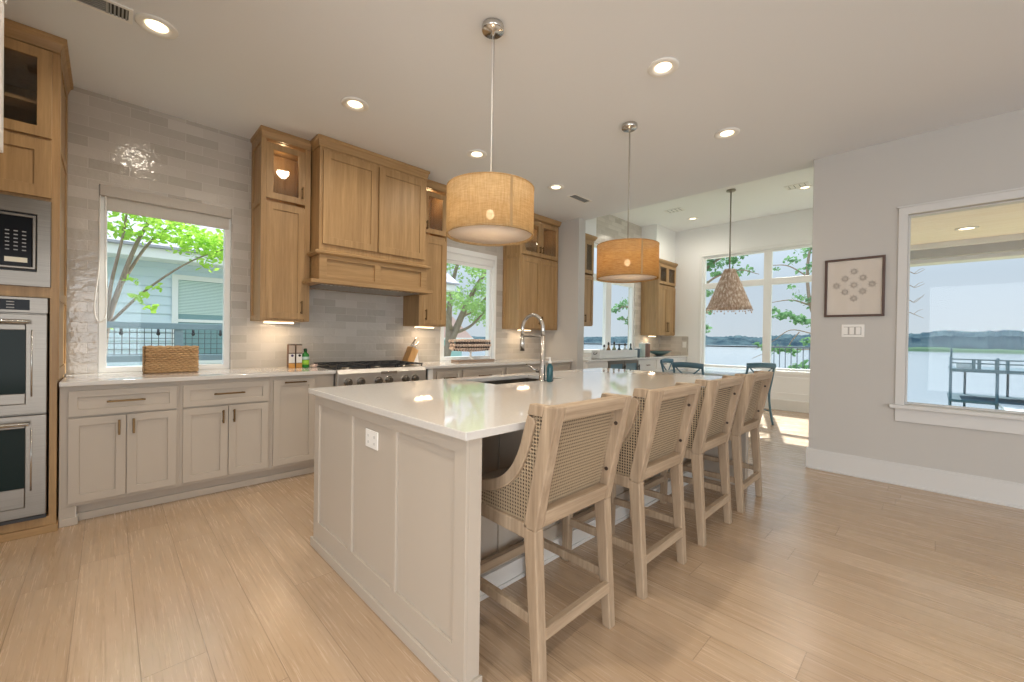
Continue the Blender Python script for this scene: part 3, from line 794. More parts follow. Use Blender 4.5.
bm = B(); lathe(bm, [(.021, 0), (.024, .008), (.024, .10), (.020, .118), (.012, .126), (.012, .134)], (2.302, 1.958, CT), 20); obj('bottle', bm, mat('teal_glass', (.02, .09, .11), .15), t)
bm = B(); lathe(bm, [(.014, .134), (.014, .146), (.005, .148), (.005, .17)], (2.302, 1.958, CT), 14); box(bm, 2.295, 2.309, 1.958, 1.99, CT + .168, CT + .178); obj('pump', bm, CERAM, t)

# ------------------------------------------------------------------ bar stools (local: x across, y towards the island, z up)
def make_stool(label, loc):
    t = thing('bar_stool', label, 'bar stool', (0, 0, 0), 'cane-back bar stools along the island')
    W = .245
    ry = lambda z: .03 + (z - .55) * (-.095 / .445)          # rear face of the back
    for s in (-1, 1):
        x0, x1 = (s * W, s * (W - .048)); xa, xb = min(x0, x1), max(x0, x1)
        # rear leg running up into the back post
        f0, f1 = s * .222, s * .222
        fx0, fx1 = f0 - .021, f0 + .021
        bm = B(); hexa(bm, [(fx0, -.004, 0), (fx1, -.004, 0), (fx1, .036, 0), (fx0, .036, 0), (xa, .03, .545), (xb, .03, .545), (xb, .088, .545), (xa, .088, .545)])
        obj('leg', bm, STOOLW, t, .005)
        bm = B(); hexa(bm, [(xa, .03, .545), (xb, .03, .545), (xb, .088, .545), (xa, .088, .545), (xa, -.065, .995), (xb, -.065, .995), (xb, -.005, .995), (xa, -.005, .995)])
        obj('back_post', bm, STOOLW, t, .004)
        # front leg
        bm = B(); hexa(bm, [(f0 - .021, .452, 0), (f0 + .021, .452, 0), (f0 + .021, .492, 0), (f0 - .021, .492, 0), (xa, .44, .55), (xb, .44, .55), (xb, .49, .55), (xa, .49, .55)])
        obj('leg', bm, STOOLW, t, .005)
        # wing: swooping wooden edge and cane infill
        outer = curve([(0, .0745, .954), (0, .086, .92), (0, .105, .855), (0, .125, .805), (0, .158, .75), (0, .21, .702), (0, .30, .662), (0, .40, .645), (0, .50, .64)], 6)
        inner = []
        for i, p in enumerate(outer):
            q = outer[min(i + 1, len(outer) - 1)] - outer[max(i - 1, 0)]; nrm = Vector((0, q.z, -q.y)).normalized()
            inner.append(p + nrm * (.042 if i > 3 else .03 + .012 * i / 3))
        ya = s * W; yb_ = s * (W - .034); lo, hi = min(ya, yb_), max(ya, yb_)
        bm = B(); ring = []
        for p, q in zip(outer, inner): ring.append([bm.verts.new((x, v.y, v.z)) for x, v in ((lo, p), (hi, p), (hi, q), (lo, q))])
        for A, Q in zip(ring, ring[1:]):
            for i in range(4): bm.faces.new([A[i], A[(i + 1) % 4], Q[(i + 1) % 4], Q[i]])
        bm.faces.new(ring[0][::-1]); bm.faces.new(ring[-1])
        obj('arm_rail', bm, STOOLW, t, .004)
        bm = B(); hexa(bm, [(lo, .0045, .955), (hi, .0045, .955), (hi, .0745, .955), (lo, .0745, .955), (lo, -.0045, .995), (hi, -.0045, .995), (hi, .064, .995), (lo, .064, .995)]); obj('wing_cap', bm, STOOLW, t, .003)
        pl = [(.08, .585)] + [(-.005 + .008, .955), (.075, .955)] + [(v.y, v.z) for v in inner[4:]] + [(.49, .60), (.49, .565), (.08, .565)]
        bm = B(); prism(bm, [(.082, .56), (.002, .958), (.07, .958)] + [(v.y, v.z) for v in inner[3:]] + [(.50, .56)], s * (W - .014) - .002, s * (W - .014) + .002, 'x')
        obj('cane_side', bm, CANES, t)
        bm = B(); hexa(bm, [(lo, .06, .505), (hi, .06, .505), (hi, .46, .515), (lo, .46, .515), (lo, .07, .56), (hi, .07, .56), (hi, .49, .565), (lo, .49, .565)]); obj('seat_rail', bm, STOOLW, t, .004)
        # side stretcher
        bm = B(); sx0 = s * .222; hexa(bm, [(sx0 - .013, .03, .20), (sx0 + .013, .03, .20), (sx0 + .013, .46, .20), (sx0 - .013, .46, .20), (sx0 - .013, .03, .238), (sx0 + .013, .03, .238), (sx0 + .013, .46, .238), (sx0 - .013, .46, .238)]); obj('stretcher', bm, STOOLW, t, .003)
        bm = B(); prism(bm, [(.090, .565), (.012, .95), (.055, .95)] + [(v.y - .012, v.z - .004) for v in inner[3:-1]] + [(.48, .565)], s * (W - .024) - .002, s * (W - .024) + .002, 'x'); obj('hole_shade_sheet', bm, CANESHADE, t)  # added sheet carrying the shade inside the wing
    xi = W - .048
    bm = B(); box(bm, -.205, .205, .004, .032, .155, .198); obj('stretcher', bm, STOOLH, t, .003)
    bm = B(); box(bm, -.205, .205, .458, .486, .17, .21); obj('stretcher', bm, STOOLH, t, .003)
    bm = B(); box(bm, -xi, xi, .44, .49, .50, .56); obj('seat_rail', bm, STOOLH, t, .003)
    bm = B(); hexa(bm, [(-xi, ry(.945), .945), (xi, ry(.945), .945), (xi, ry(.945) + .058, .945), (-xi, ry(.945) + .058, .945), (-xi, -.0648, .9945), (xi, -.0648, .9945), (xi, -.006, .9945), (-xi, -.006, .9945)]); obj('top_rail', bm, STOOLH, t, .004)
    bm = B(); hexa(bm, [(-xi, .03, .548), (xi, .03, .548), (xi, .085, .548), (-xi, .085, .548), (-xi, ry(.61), .61), (xi, ry(.61), .61), (xi, ry(.61) + .056, .61), (-xi, ry(.61) + .056, .61)]); obj('bottom_rail', bm, STOOLH, t, .004)
    for z0, z1 in ((.61, .945),):
        bm = B(); d = .040; hexa(bm, [(-xi, ry(z0) + d, z0), (xi, ry(z0) + d, z0), (xi, ry(z0) + d + .004, z0), (-xi, ry(z0) + d + .004, z0), (-xi, ry(z1) + d, z1), (xi, ry(z1) + d, z1), (xi, ry(z1) + d + .004, z1), (-xi, ry(z1) + d + .004, z1)]); obj('cane_back', bm, CANEB, t); bm = B(); d = .054; hexa(bm, [(-xi, ry(z0) + d, z0), (xi, ry(z0) + d, z0), (xi, ry(z0) + d + .003, z0), (-xi, ry(z0) + d + .003, z0), (-xi, ry(z1) + d, z1), (xi, ry(z1) + d, z1), (xi, ry(z1) + d + .003, z1), (-xi, ry(z1) + d + .003, z1)]); obj('hole_shade_sheet', bm, CANESHADE, t)
    for s in (-1, 1):
        for z in (.68, .88):
            bm = B(); cyl(bm, (s * xi, ry(z) + .022, z), (s * (xi - .004), ry(z) + .022, z), .008, seg=12); obj('screw_cap', bm, mat('screw_dark', (.05, .03, .02), .5) if 'screw_dark' not in bpy.data.materials else bpy.data.materials['screw_dark'], t)
    bm = B(); loft(bm, [(-.205, .205, .085, .47, .54), (-.207, .207, .083, .475, .60), (-.19, .19, .10, .46, .622)]); obj('seat', bm, LINEN, t, .012)
    t.location = loc
    return t


SY = .945
st = make_stool('cane-back wooden bar stool nearest the island\'s outlet end panel', (1.3225, SY, 0))
dup(st, (2.056, SY, 0), 'second cane-back wooden bar stool from the island\'s outlet end')
dup(st, (2.785, SY, 0), 'third cane-back wooden bar stool from the island\'s outlet end')
dup(st, (3.49, SY, 0), 'fourth cane-back wooden bar stool, farthest from the island\'s outlet end, by the dining nook')

# ------------------------------------------------------------------ drum pendants
def pendant(label, x, y, z0, z1, m, power, cord=True):
    t = thing('pendant_lamp', label, 'pendant lamp', (x, y, CE), 'drum pendants over the island')
    r = .25
    bm = B(); lathe(bm, [(.062, CE - .001), (.064, CE - .008), (.064, CE - .03), (.058, CE - .036), (.012, CE - .037), (.010, CE - .055), (.001, CE - .055)], (x, y, 0), 28); obj('canopy', bm, CHROME, t)
    bm = B(); cyl(bm, (x, y, CE - .05), (x, y, z1 + .02), .0028, seg=8); obj('cord', bm, WHITEP if cord else DARKNICKEL, t)
    bm = B(); cyl(bm, (x + .008, y - .004, CE - .05), (x + .006, y - .003, z1 + .02), .0012, seg=6); obj('wire', bm, DARKNICKEL, t)
    bm = B(); lathe(bm, [(r, z0), (r, z1), (r - .003, z1), (r - .003, z0)], (x, y, 0), 64, True); sh = obj('lamp_shade', bm, m, t)
    bm = B()
    for z in (z0, z1 - .006): lathe(bm, [(r + .0015, z), (r + .0015, z + .006), (r - .004, z + .006), (r - .004, z)], (x, y, 0), 64, True); obj('rim', bm, m, sh); bm = B()
    bm.free()
    a = math.atan2(-y, -x) + .45
    bm = B()
    for k in (-.02, .02):
        pass
    vs = [(x + (r + .002) * cos(a + q), y + (r + .002) * sin(a + q)) for q in (-.03, -.01, .01, .03)]
    for p, q in zip(vs, vs[1:]): poly(bm, [(*p, z0 + .006), (*q, z0 + .006), (*q, z1 - .006), (*p, z1 - .006)])
    obj('seam', bm, mat('shade_seam', (.36, .235, .11), .9) if 'shade_seam' not in bpy.data.materials else bpy.data.materials['shade_seam'], sh)  # weaker light through the doubled fabric put into a darker seam colour
    bm = B(); lathe(bm, [(.001, z0 + .012), (r - .012, z0 + .012), (r - .012, z0 + .016), (.001, z0 + .016)], (x, y, 0), 48); obj('diffuser', bm, DIFF, t)
    bm = B(); cyl(bm, (x, y, z1 + .03), (x, y, z1 - .06), .012, seg=12)
    for k in range(3):
        q = 2 * pi * k / 3; cyl(bm, (x, y, z1 - .01), (x + (r - .004) * cos(q), y + (r - .004) * sin(q), z1 - .01), .003, seg=6)
    obj('spider', bm, DARKNICKEL, t)
    bm = B(); ball(bm, (x, y, z1 - .145), .024, 16, 1.2); obj('bulb', bm, BULB, t)
    lamp('pendant_glow', 'POINT', (x, y, (z0 + z1) / 2 + .01), power, (1, .76, .46), t, .05)
    return t


pendant('pale linen drum pendant nearest the range hood', 1.569, 1.80, 1.81, 2.083, SHADE, 3.2)
pendant('honey-coloured drum pendant nearest the dining nook', 3.094, 1.805, 1.735, 2.015, SHADE2, 3.2, False)

# ------------------------------------------------------------------ recessed lights and vents
def downlight(label, x, y, z=CE, power=10, spot=True):
    t = thing('recessed_light', label, 'ceiling light', (x, y, z), 'recessed ceiling lights')
    bm = B(); lathe(bm, [(.098, z - .0005), (.098, z - .006), (.090, z - .010), (.070, z - .011), (.052, z - .003), (.052, z - .0005)], (x, y, 0), 36, True); obj('trim_ring', bm, PLASTICW, t)
    bm = B(); lathe(bm, [(.052, z - .001), (.052, z - .0025), (.001, z - .003)], (x, y, 0), 32); obj('lens', bm, BULB, t)
    if spot: lamp('downlight', 'SPOT', (x, y, z - .02), power, (1, .89, .74), t, .06, 172, 1.0)
    return t


DP = 42
downlight('recessed ceiling light beside the long air vent, above the first window', .193, 3.197, power=DP)
downlight('recessed ceiling light in front of the range hood\'s left edge', 1.353, 3.157, power=DP)
downlight('recessed ceiling light behind the pale drum pendant\'s cord', 2.561, 3.149, power=DP)
downlight('recessed ceiling light beside the small ceiling vent', 3.768, 3.153, power=DP)
downlight('recessed ceiling light over the stools, between the two drum pendants', 2.589, 1.273, power=20)
downlight('recessed ceiling light over the stools, nearest the white right wall', 3.795, 1.278, power=18)
downlight('recessed ceiling light in the dining nook, left of the woven cone pendant', 7.95, 3.26, CN, 48)
downlight('recessed ceiling light in the dining nook, right of the woven cone pendant', 7.46, 1.40, CN, 48)
for x, y, q in ((.19, 1.27, 75), (1.39, 1.27, 40), (.19, -.6, 75), (1.39, -.6, 45), (-1.0, .3, 60)): lamp('unseen_fill_spot', 'SPOT', (x, y, CE - .02), q, (1, .88, .72), None, .06, 150, 1.0)  # unseen spots added out of view to brighten the room and left floor


def vent(label, x0, x1, y0, y1, z, n=8, split=None, pale=False):
    t = thing('ceiling_vent', label, 'air vent', ((x0 + x1) / 2, (y0 + y1) / 2, z)); F = fr('z', z)
    bm = B(); frame(bm, F, x0, x1, y0, y1, .018, .0005, .008); obj('frame', bm, PLASTICW, t, .001)
    obj('backing', ubox(B(), F, x0 + .016, x1 - .016, y0 + .016, y1 - .016, .0005, .0015), PLASTICW if pale else DARKGAP, t)
    bm = B(); a0, a1, b0, b1 = x0 + .018, x1 - .018, y0 + .018, y1 - .018
    if split: ubox(bm, F, split, split + .012, b0, b1, .001, .008)
    e0 = split if split else a1
    for i in range(n):
        y = b0 + (b1 - b0) * (i + .5) / n; ubox(bm, F, a0, e0, y - .003, y + .003, .0015, .007)
    if split:
        for i in range(5):
            x = split + .012 + (a1 - split - .012) * (i + .5) / 5; ubox(bm, F, x - .004, x + .004, b0, b1, .0015, .007)
    obj('slats', bm, mat('vent_grey', (.34, .35, .34), .6) if 'vent_grey' not in bpy.data.materials else bpy.data.materials['vent_grey'], t)


vent('long white ceiling vent beside the oven tower', -.42, .09, 3.13, 3.275, CE, n=6, split=-.02)
vent('small white ceiling vent before the wall end', 4.10, 4.46, 3.12, 3.25, CE, n=5)
vent('slim ceiling vent in the dining nook near the tiled wall', 7.13, 7.33, 3.14, 3.45, CN, n=4, pale=True)
vent('slim ceiling vent in the dining nook near the right wall', 7.22, 7.42, 1.32, 1.62, CN, n=4, pale=True)

# ------------------------------------------------------------------ roller shades
t = thing('roller_shade', 'greige roller shade with cassette, rolled up over the first window', 'window shade', (.36, YW, 2.27))
obj('cassette', box(B(), W1[0] + .003, W1[1] - .003, YW - .012, YW + .06, 2.262, 2.343), ROLLER, t, .004)
obj('fabric', box(B(), W1[0] + .03, W1[1] - .02, YW + .012, YW + .015, 2.165, 2.265), ROLLER, t)
obj('hem_bar', box(B(), W1[0] + .03, W1[1] - .02, YW + .008, YW + .019, 2.158, 2.172), ROLLER, t, .002)
bm = B(); pts = curve([(-.05, YW - .004, 2.26), (-.052, YW - .012, 1.75), (-.075, YW - .025, 1.45), (-.065, YW - .03, 1.33), (-.035, YW - .03, 1.31), (-.012, YW - .022, 1.40), (-.018, YW - .01, 1.75), (-.02, YW - .004, 2.26)], 8); tube(bm, pts, .004, 8); obj('pull_chain', bm, PLASTICW, t)
t = thing('roller_shade', 'white roller shade rolled up over the second window', 'window shade', (3.5, YW, 2.25))
obj('cassette', box(B(), W2[0] + .014, W2[1] - .014, YW + .0, YW + .06, 2.235, 2.317), VINYL, t, .004)
obj('fabric', box(B(), W2[0] + .03, W2[1] - .03, YW + .02, YW + .023, 2.19, 2.24), VINYL, t)

# ------------------------------------------------------------------ things on the left worktop
t = thing('basket', 'woven seagrass storage basket on the worktop below the first window', 'basket', (.36, 4.30, CT))
bm = B(); x0, x1, y0, y1 = .205, .520, 4.21, 4.385
def rrect(k, off):
    pts = []; L = 2 * (x1 - x0) + 2 * (y1 - y0); N_ = 120
    for i in range(N_):
        s = L * i / N_
        if s < x1 - x0: p = (x0 + s, y0); nn = (0, -1)
        elif s < x1 - x0 + y1 - y0: p = (x1, y0 + s - (x1 - x0)); nn = (1, 0)
        elif s < 2 * (x1 - x0) + y1 - y0: p = (x1 - (s - (x1 - x0) - (y1 - y0)), y1); nn = (0, 1)
        else: p = (x0, y1 - (s - 2 * (x1 - x0) - (y1 - y0))); nn = (-1, 0)
        a = .0045 * sin(i * pi / 2 + off * pi); pts.append((p[0] + nn[0] * a, p[1] + nn[1] * a))
    return pts
for k in range(12):
    P = [(px, py, CT + .0135 + k * .0170 + .003 * sin(j * .9 + k)) for j, (px, py) in enumerate(rrect(k, k))]
    tube(bm, P + [P[0]], .0098, 6, False)
box(bm, x0 + .004, x1 - .004, y0 + .004, y1 - .004, CT + .001, CT + .012)
obj('weave', bm, GRASSB, t, 0, True)

def tin(label, x, w_, dotc, topc):
    t = thing('spice_tin', label, 'tin', (x, 4.25, CT)); y0 = 4.225; y1 = y0 + w_; h = .222
    obj('body', box(B(), x - w_ / 2, x + w_ / 2, y0, y1, CT, CT + h), topc, t, .003)
    F = fr('y', y0)
    obj('label_panel', ubox(B(), F, x - w_ / 2 + .002, x + w_ / 2 - .002, CT + .05, CT + .135, 0, .001), CERAM, t)
    bm = B(); cyl(bm, F(x + .004, CT + .118, .001), F(x + .004, CT + .118, .002), .012, seg=18); obj('label_dot', bm, dotc, t)
    obj('base_band', ubox(B(), F, x - w_ / 2 + .001, x + w_ / 2 - .001, CT, CT + .045, 0, .0012), mat('amber_print', (.55, .27, .06), .5) if 'amber_print' not in bpy.data.materials else bpy.data.materials['amber_print'], t)
    obj('lid', box(B(), x - w_ / 2 + .002, x + w_ / 2 - .002, y0 + .002, y1 - .002, CT + h, CT + h + .006), DARKNICKEL, t, .002)
    bm = B(); ubox(bm, F, x - w_ / 2 + .002, x + w_ / 2 - .002, CT + .145, CT + .215, 0, .001); obj('top_panel', bm, mat('tan_print', (.5, .40, .32), .5) if 'tan_print' not in bpy.data.materials else bpy.data.materials['tan_print'], t)
tin('tall brown tin with violet dot label, nearer the first window', 1.236, .056, mat('violet_print', (.05, .03, .12), .5), mat('brown_tin', (.13, .07, .04), .5))
tin('tall brown tin with black dot label, beside the green bottle', 1.300, .054, mat('black_print', (.01, .01, .012), .5), bpy.data.materials['brown_tin'])
t = thing('dish_soap_bottle', 'green bottle with dark cap, left of the range', 'bottle', (1.363, 4.25, CT))
GG = mat('green_plastic', (.03, .26, .04), .25); bm = B(); lathe(bm, [(.030, 0), (.034, .006), (.034, .11), (.030, .128), (.014, .145), (.013, .155)], (1.363, 4.25, CT), 20); obj('bottle', bm, GG, t)
bm = B(); lathe(bm, [(.0345, .03), (.0345, .075)], (1.363, 4.25, CT), 20); obj('label_band', bm, mat('lime_print', (.30, .58, .05), .5), t)
bm = B(); lathe(bm, [(.0347, .078), (.0347, .105)], (1.363, 4.25, CT), 20); obj('label_top', bm, mat('mint_print', (.55, .72, .66), .5), t)
bm = B(); lathe(bm, [(.015, .155), (.015, .178), (.010, .184), (.001, .184)], (1.363, 4.25, CT), 16); obj('cap', bm, mat('dark_green_cap', (.01, .07, .02), .4), t)
t = thing('salt_cellar', 'small pale bowl between green bottle and range', 'bowl', (1.435, 4.22, CT))
bm = B(); lathe(bm, [(.018, 0), (.03, .012), (.034, .034), (.030, .034), (.026, .016), (.001, .012)], (1.435, 4.22, CT), 20); obj('bowl', bm, mat('rose_ceramic', (.62, .45, .40), .3), t)

# knife block right of the range
t = thing('knife_block', 'slanted wooden knife block on the worktop right of the range', 'knife block', (2.50, 4.28, CT))
bm = B(); hexa(bm, [(2.44, 4.22, CT), (2.53, 4.22, CT), (2.53, 4.34, CT), (2.44, 4.34, CT), (2.52, 4.22, CT + .20), (2.60, 4.22, CT + .155), (2.60, 4.34, CT + .155), (2.52, 4.34, CT + .20)]); obj('block', bm, BLOCKW, t, .004)
bm = B(); prism(bm, [(2.53, CT), (2.61, CT), (2.59, CT + .13)], 4.23, 4.33, 'y'); obj('stand', bm, CERAM, t, .002)
kd = Vector((.4, 0, .91)).normalized(); kn = Vector((.08, 0, -.045)).normalized()
proto = None
for i, (a, y) in enumerate(((.018, 4.245), (.018, 4.28), (.018, 4.315), (.062, 4.26), (.062, 4.30))):
    p = Vector((2.52, y, CT + .20)) + kn * a; kd = Vector((.30 + .22 * (i % 3) + .12 * (a > .04), 0, .9)).normalized(); q = p + kd * (.115 - .02 * (a > .04))
    t = thing('kitchen_knife', 'steel handled knife standing in the slanted wooden block', 'knife', p, 'knives in the wooden block')
    bm = B(); tube(bm, [p - kd * .02, p, p + kd * .03, q], [.006, .0075, .006, .0085], 10); obj('handle', bm, CHROME, t)
    bm = B(); hexa(bm, [tuple(p + v - kd * .10) for v in (Vector((-.004, -.001, 0)), Vector((.004, -.001, 0)), Vector((.004, .001, 0)), Vector((-.004, .001, 0)))] + [tuple(p + v - kd * .01) for v in (Vector((-.004, -.001, 0)), Vector((.004, -.001, 0)), Vector((.004, .001, 0)), Vector((-.004, .001, 0)))]); obj('blade', bm, STEEL, t)

# second window: bead centrepiece on stand over a low tray
t = thing('serving_board', 'long flat brown board on the worktop below the second window', 'board', (3.46, 4.28, CT))
bm = B(); box(bm, 3.16, 3.77, 4.19, 4.36, CT, CT + .024); obj('board', bm, wood('tray_wood', (.20, .13, .09), (.36, .26, .19), 'x'), t, .003)
t = thing('bead_bowl', 'long openwork bowl of brown wooden beads on a white pedestal in second window', 'decorative bowl', (3.42, 4.28, CT + .024))
bm = B(); lathe(bm, [(.05, 0), (.05, .008), (.014, .02), (.012, .09), (.04, .115), (.001, .115)], (3.42, 4.28, CT + .024), 20); obj('pedestal', bm, CERAM, t)
bm = B(); k = 0
for i in range(15):
    u = -1 + 2 * i / 14
    hw = .075 * math.sqrt(max(.05, 1 - .75 * u * u))
    for j in range(7):
        a = pi * (j / 6); ball(bm, (3.42 + u * .30 + (.01 if j % 2 else -.01), 4.28 - hw * cos(a), CT + .275 - .13 * sin(a) * (1 - .2 * u * u) - .01 * (u * u)), .0215, 8)
obj('bead_weave', bm, BEADW, t, 0, True)['kind'] = 'stuff'
bm = B()
for i in range(14):
    u = -1 + 2 * (i + .5) / 14; hw = .066
    for j in range(6): ball(bm, (3.42 + u * .295, 4.28 - hw * cos(pi * (j + .5) / 6), CT + .272 - .12 * sin(pi * (j + .5) / 6)), .0175, 6)
obj('dark_gap_balls', bm, mat('bead_gap_dark', (.05, .03, .025), .6), t, 0, True)['kind'] = 'stuff'  # dark balls put the shade of the open gaps into colour

# ------------------------------------------------------------------ right wall picture and switch
t = thing('framed_picture', 'dark framed drawing of nine flower motifs on the right wall', 'picture', (XR, .53, 1.47)); F = fr('x', XR)
obj('frame', frame(B(), F, .318, .75, 1.472, 2.015, .020, .0, .022), PICF, t, .003)
obj('paper', ubox(B(), F, .336, .732, 1.49, 1.997, .002, .008), PAPER, t)
bm = B()
for du, dv in ((0, 2), (-1, 1), (1, 1), (-2, 0), (0, 0), (2, 0), (-1, -1), (1, -1), (0, -2)):
    cu, cv = .534 + du * .064, 1.765 + dv * .062
    for k in range(16):
        a = 2 * pi * k / 16; r0, r1 = .012, .034 if k % 2 == 0 else .027
        p = lambda r, q: F(cu + r * cos(q), cv + r * sin(q), .0086)
        poly(bm, [p(r0, a - .06), p(r1, a - .035), p(r1 + .002, a), p(r1, a + .035), p(r0, a + .06)])
    for r in (.009, .020):
        for k in range(24):
            a, c2 = 2 * pi * k / 24, 2 * pi * (k + .6) / 24; poly(bm, [F(cu + q * cos(z), cv + q * sin(z), .0087) for q, z in ((r - .0018, a), (r + .0018, a), (r + .0018, c2), (r - .0018, c2))])
obj('ink_drawing', bm, INK, t, recalc=False)
obj('pane', ubox(B(), F, .336, .732, 1.49, 1.997, .012, .014), glassmat('picture_glass', (1, 1, 1), .025), t)
t = thing('light_switch', 'white triple rocker switch plate on the wall below the picture', 'light switch', (XR, .535, 1.34))
obj('plate', ubox(B(), F, .453, .618, 1.283, 1.40, 0, .006), PLASTICW, t, .003)
obj('gap', ubox(B(), F, .474, .612 - .01, 1.303, 1.379, .006, .0068), mat('switch_gap', (.42, .41, .39), .6), t)
for k in range(3): u = .48 + k * .046; obj('rocker', ubox(B(), F, u, u + .033, 1.308, 1.374, .006, .010), PLASTICW, t, .0015)

# ------------------------------------------------------------------ dining nook cabinets
NF = 3.66; NC = 3.62
def nook_unit(label, x0, x1, fronts):
    t = thing('base_cabinet', label, 'cabinet', ((x0 + x1) / 2, NF, 0), 'white base cabinets in the nook'); F = fr('y', NF)
    carcass(t, x0, x1, NF, YN - .004, .10, CB - .001, WHITEP)
    obj('toe_kick', box(B(), x0, x1, NF + .07, NF + .09, 0, .10), WHITEP, t)
    for kind, u0, u1, v0, v1, pl in fronts: door(t, F, u0, u1, v0, v1, WHITEP, pl, name=kind, wu=.045)
    return t
nook_unit('white nook base cabinet nearest the wall end', 5.128, 5.72, [('drawer', 5.145, 5.70, .68, .86, None), ('door', 5.145, 5.41, .12, .66, None), ('door', 5.42, 5.70, .12, .66, None)])
def cooler(label, x0, x1):
    t = thing('beverage_cooler', label, 'refrigerator', ((x0 + x1) / 2, NF, 0)); F = fr('y', NF)
    obj('body', box(B(), x0, x1, NF, YN - .004, .02, CB - .001), STEEL, t)
    d = obj('door', frame(B(), F, x0 + .005, x1 - .005, .10, .872, .045, 0, .03), STEEL, t, .002)
    obj('pane', ubox(B(), F, x0 + .05, x1 - .05, .145, .827, .0, .02), mat('cooler_glass', (.16, .26, .32), .06), d)
    bm = B(); cyl(bm, F(x1 - .03, .30, .06), F(x1 - .03, .80, .06), .009); [cyl(bm, F(x1 - .03, z, .03), F(x1 - .03, z, .06), .007) for z in (.33, .77)]; obj('handle', bm, BLACKM, d)
cooler('glass-door beverage cooler under the nook worktop, nearer the wall end', 5.72, 6.19); cooler('glass-door beverage cooler under the nook worktop, nearer the white drawers', 6.19, 6.66)
F = fr('y', NF)
def drawers(a, b_): return [('drawer', a + .02, b_ - .02, v0, v1, ((a + b_) / 2, (v0 + v1) / 2, .10, False)) for v0, v1 in ((.69, .86), (.40, .67), (.12, .385))]
nook_unit('white nook drawer cabinet beside the beverage coolers', 6.66, 7.33, drawers(6.66, 7.33))
nook_unit('white nook drawer cabinet below the teal bowl', 7.33, 7.98, drawers(7.33, 7.98))
nook_unit('white nook drawer cabinet in the corner by the lake window', 7.98, 8.70, drawers(7.98, 8.70))
tag(obj('countertop', box(B(), 5.126, 8.701, NC, YN - .001, CB, CT), QUARTZ, None, .003), 'white worktop along the tiled wall of the dining nook', 'countertop')
NU = 3.91; F = fr('y', NU)
t = thing('upper_cabinet', 'narrow oak upper cabinet in the nook, just behind the wall end', 'cabinet', (5.37, NU, 1.44))
carcass(t, 5.128, 5.645, NU, YN - .004, 1.44, 2.84, OAK, (2.26, 2.80))
door(t, F, 5.145, 5.375, 1.46, 2.235, OAK, None); door(t, F, 5.38, 5.63, 1.46, 2.235, OAK, (5.40, 1.56, .12, True)); door(t, F, 5.145, 5.375, 2.28, 2.80, OAK, None, True); door(t, F, 5.38, 5.63, 2.28, 2.80, OAK, None, True)
obj('crown', loft(B(), [(5.128, 5.655, NU - .01, YN - .004, 2.82), (5.128, 5.69, NU - .045, YN - .004, 2.87), (5.128, 5.69, NU - .045, YN - .004, 2.895)]), OAKH, t, .002)
t = thing('upper_cabinet', 'oak upper cabinet with glass top doors in the far nook corner', 'cabinet', (8.27, NU, 1.325))
carcass(t, 7.87, 8.67, NU, YN - .004, 1.325, 2.80, OAK, (2.36, 2.76))
SF = fr('x', 7.87); bm = B(); frame(bm, SF, NU, YN - .004, 1.325, 2.80, .05, 0, .01); obj('side_frame', bm, OAK, t, .001)
bm = B(); box(bm, 7.87, 7.90, NU - .018, NU, 1.325, 2.8); obj('face_stile', bm, OAK, t)
door(t, F, 7.905, 8.28, 1.34, 2.33, OAK, (8.25, 1.5, .2, True)); door(t, F, 8.285, 8.66, 1.34, 2.33, OAK, (8.315, 1.5, .2, True)); door(t, F, 7.905, 8.28, 2.38, 2.77, OAK, None, True); door(t, F, 8.285, 8.66, 2.38, 2.77, OAK, None, True)
obj('crown', loft(B(), [(7.86, 8.68, NU - .01, YN - .004, 2.785), (7.825, 8.70, NU - .045, YN - .004, 2.835), (7.825, 8.70, NU - .045, YN - .004, 2.862)]), OAKH, t, .002)
under(t, 8.1, 4.12, 1.29)
t = thing('wall_outlet', 'white outlet plate on the tiled nook corner', 'outlet', (XF - .006, 3.70, 1.13)); F = fr('x', XF - .006)
obj('plate', ubox(B(), F, 3.66, 3.74, 1.08, 1.20, 0, .006), PLASTICW, t, .002)
obj('sockets', ubox(B(), F, 3.685, 3.715, 1.10, 1.18, .006, .008), PLASTICW, t, .001)

# trough of bottles, canisters and bowl on the nook worktop
t = thing('trough', 'long white wooden trough full of bottles on the nook worktop', 'box', (6.2, 3.78, CT))
bm = B(); tx0, tx1, ty0, ty1 = 5.56, 6.74, 3.70, 3.86; plate(bm, fr('z', CT + .002, 1), [tx0, tx0 + .015, tx1 - .015, tx1], [ty0, ty0 + .015, ty1 - .015, ty1], {(1, 1)}, 0, .135); box(bm, tx0, tx1, ty0, ty1, CT, CT + .014); obj('box', bm, mat('whitewashed_wood', (.72, .74, .74), .6), t, .003)
bm = B(); tube(bm, curve([(tx0 - .001, 3.75, CT + .10), (tx0 - .03, 3.765, CT + .075), (tx0 - .03, 3.795, CT + .075), (tx0 - .001, 3.81, CT + .10)], 5), .006, 8); obj('handle', bm, BLACKM, t)
bcol = [mat('bottle_amber', (.30, .17, .08), .2), mat('bottle_olive', (.20, .25, .16), .2), mat('bottle_clear', (.55, .60, .58), .15), mat('bottle_dark', (.04, .07, .08), .2)]
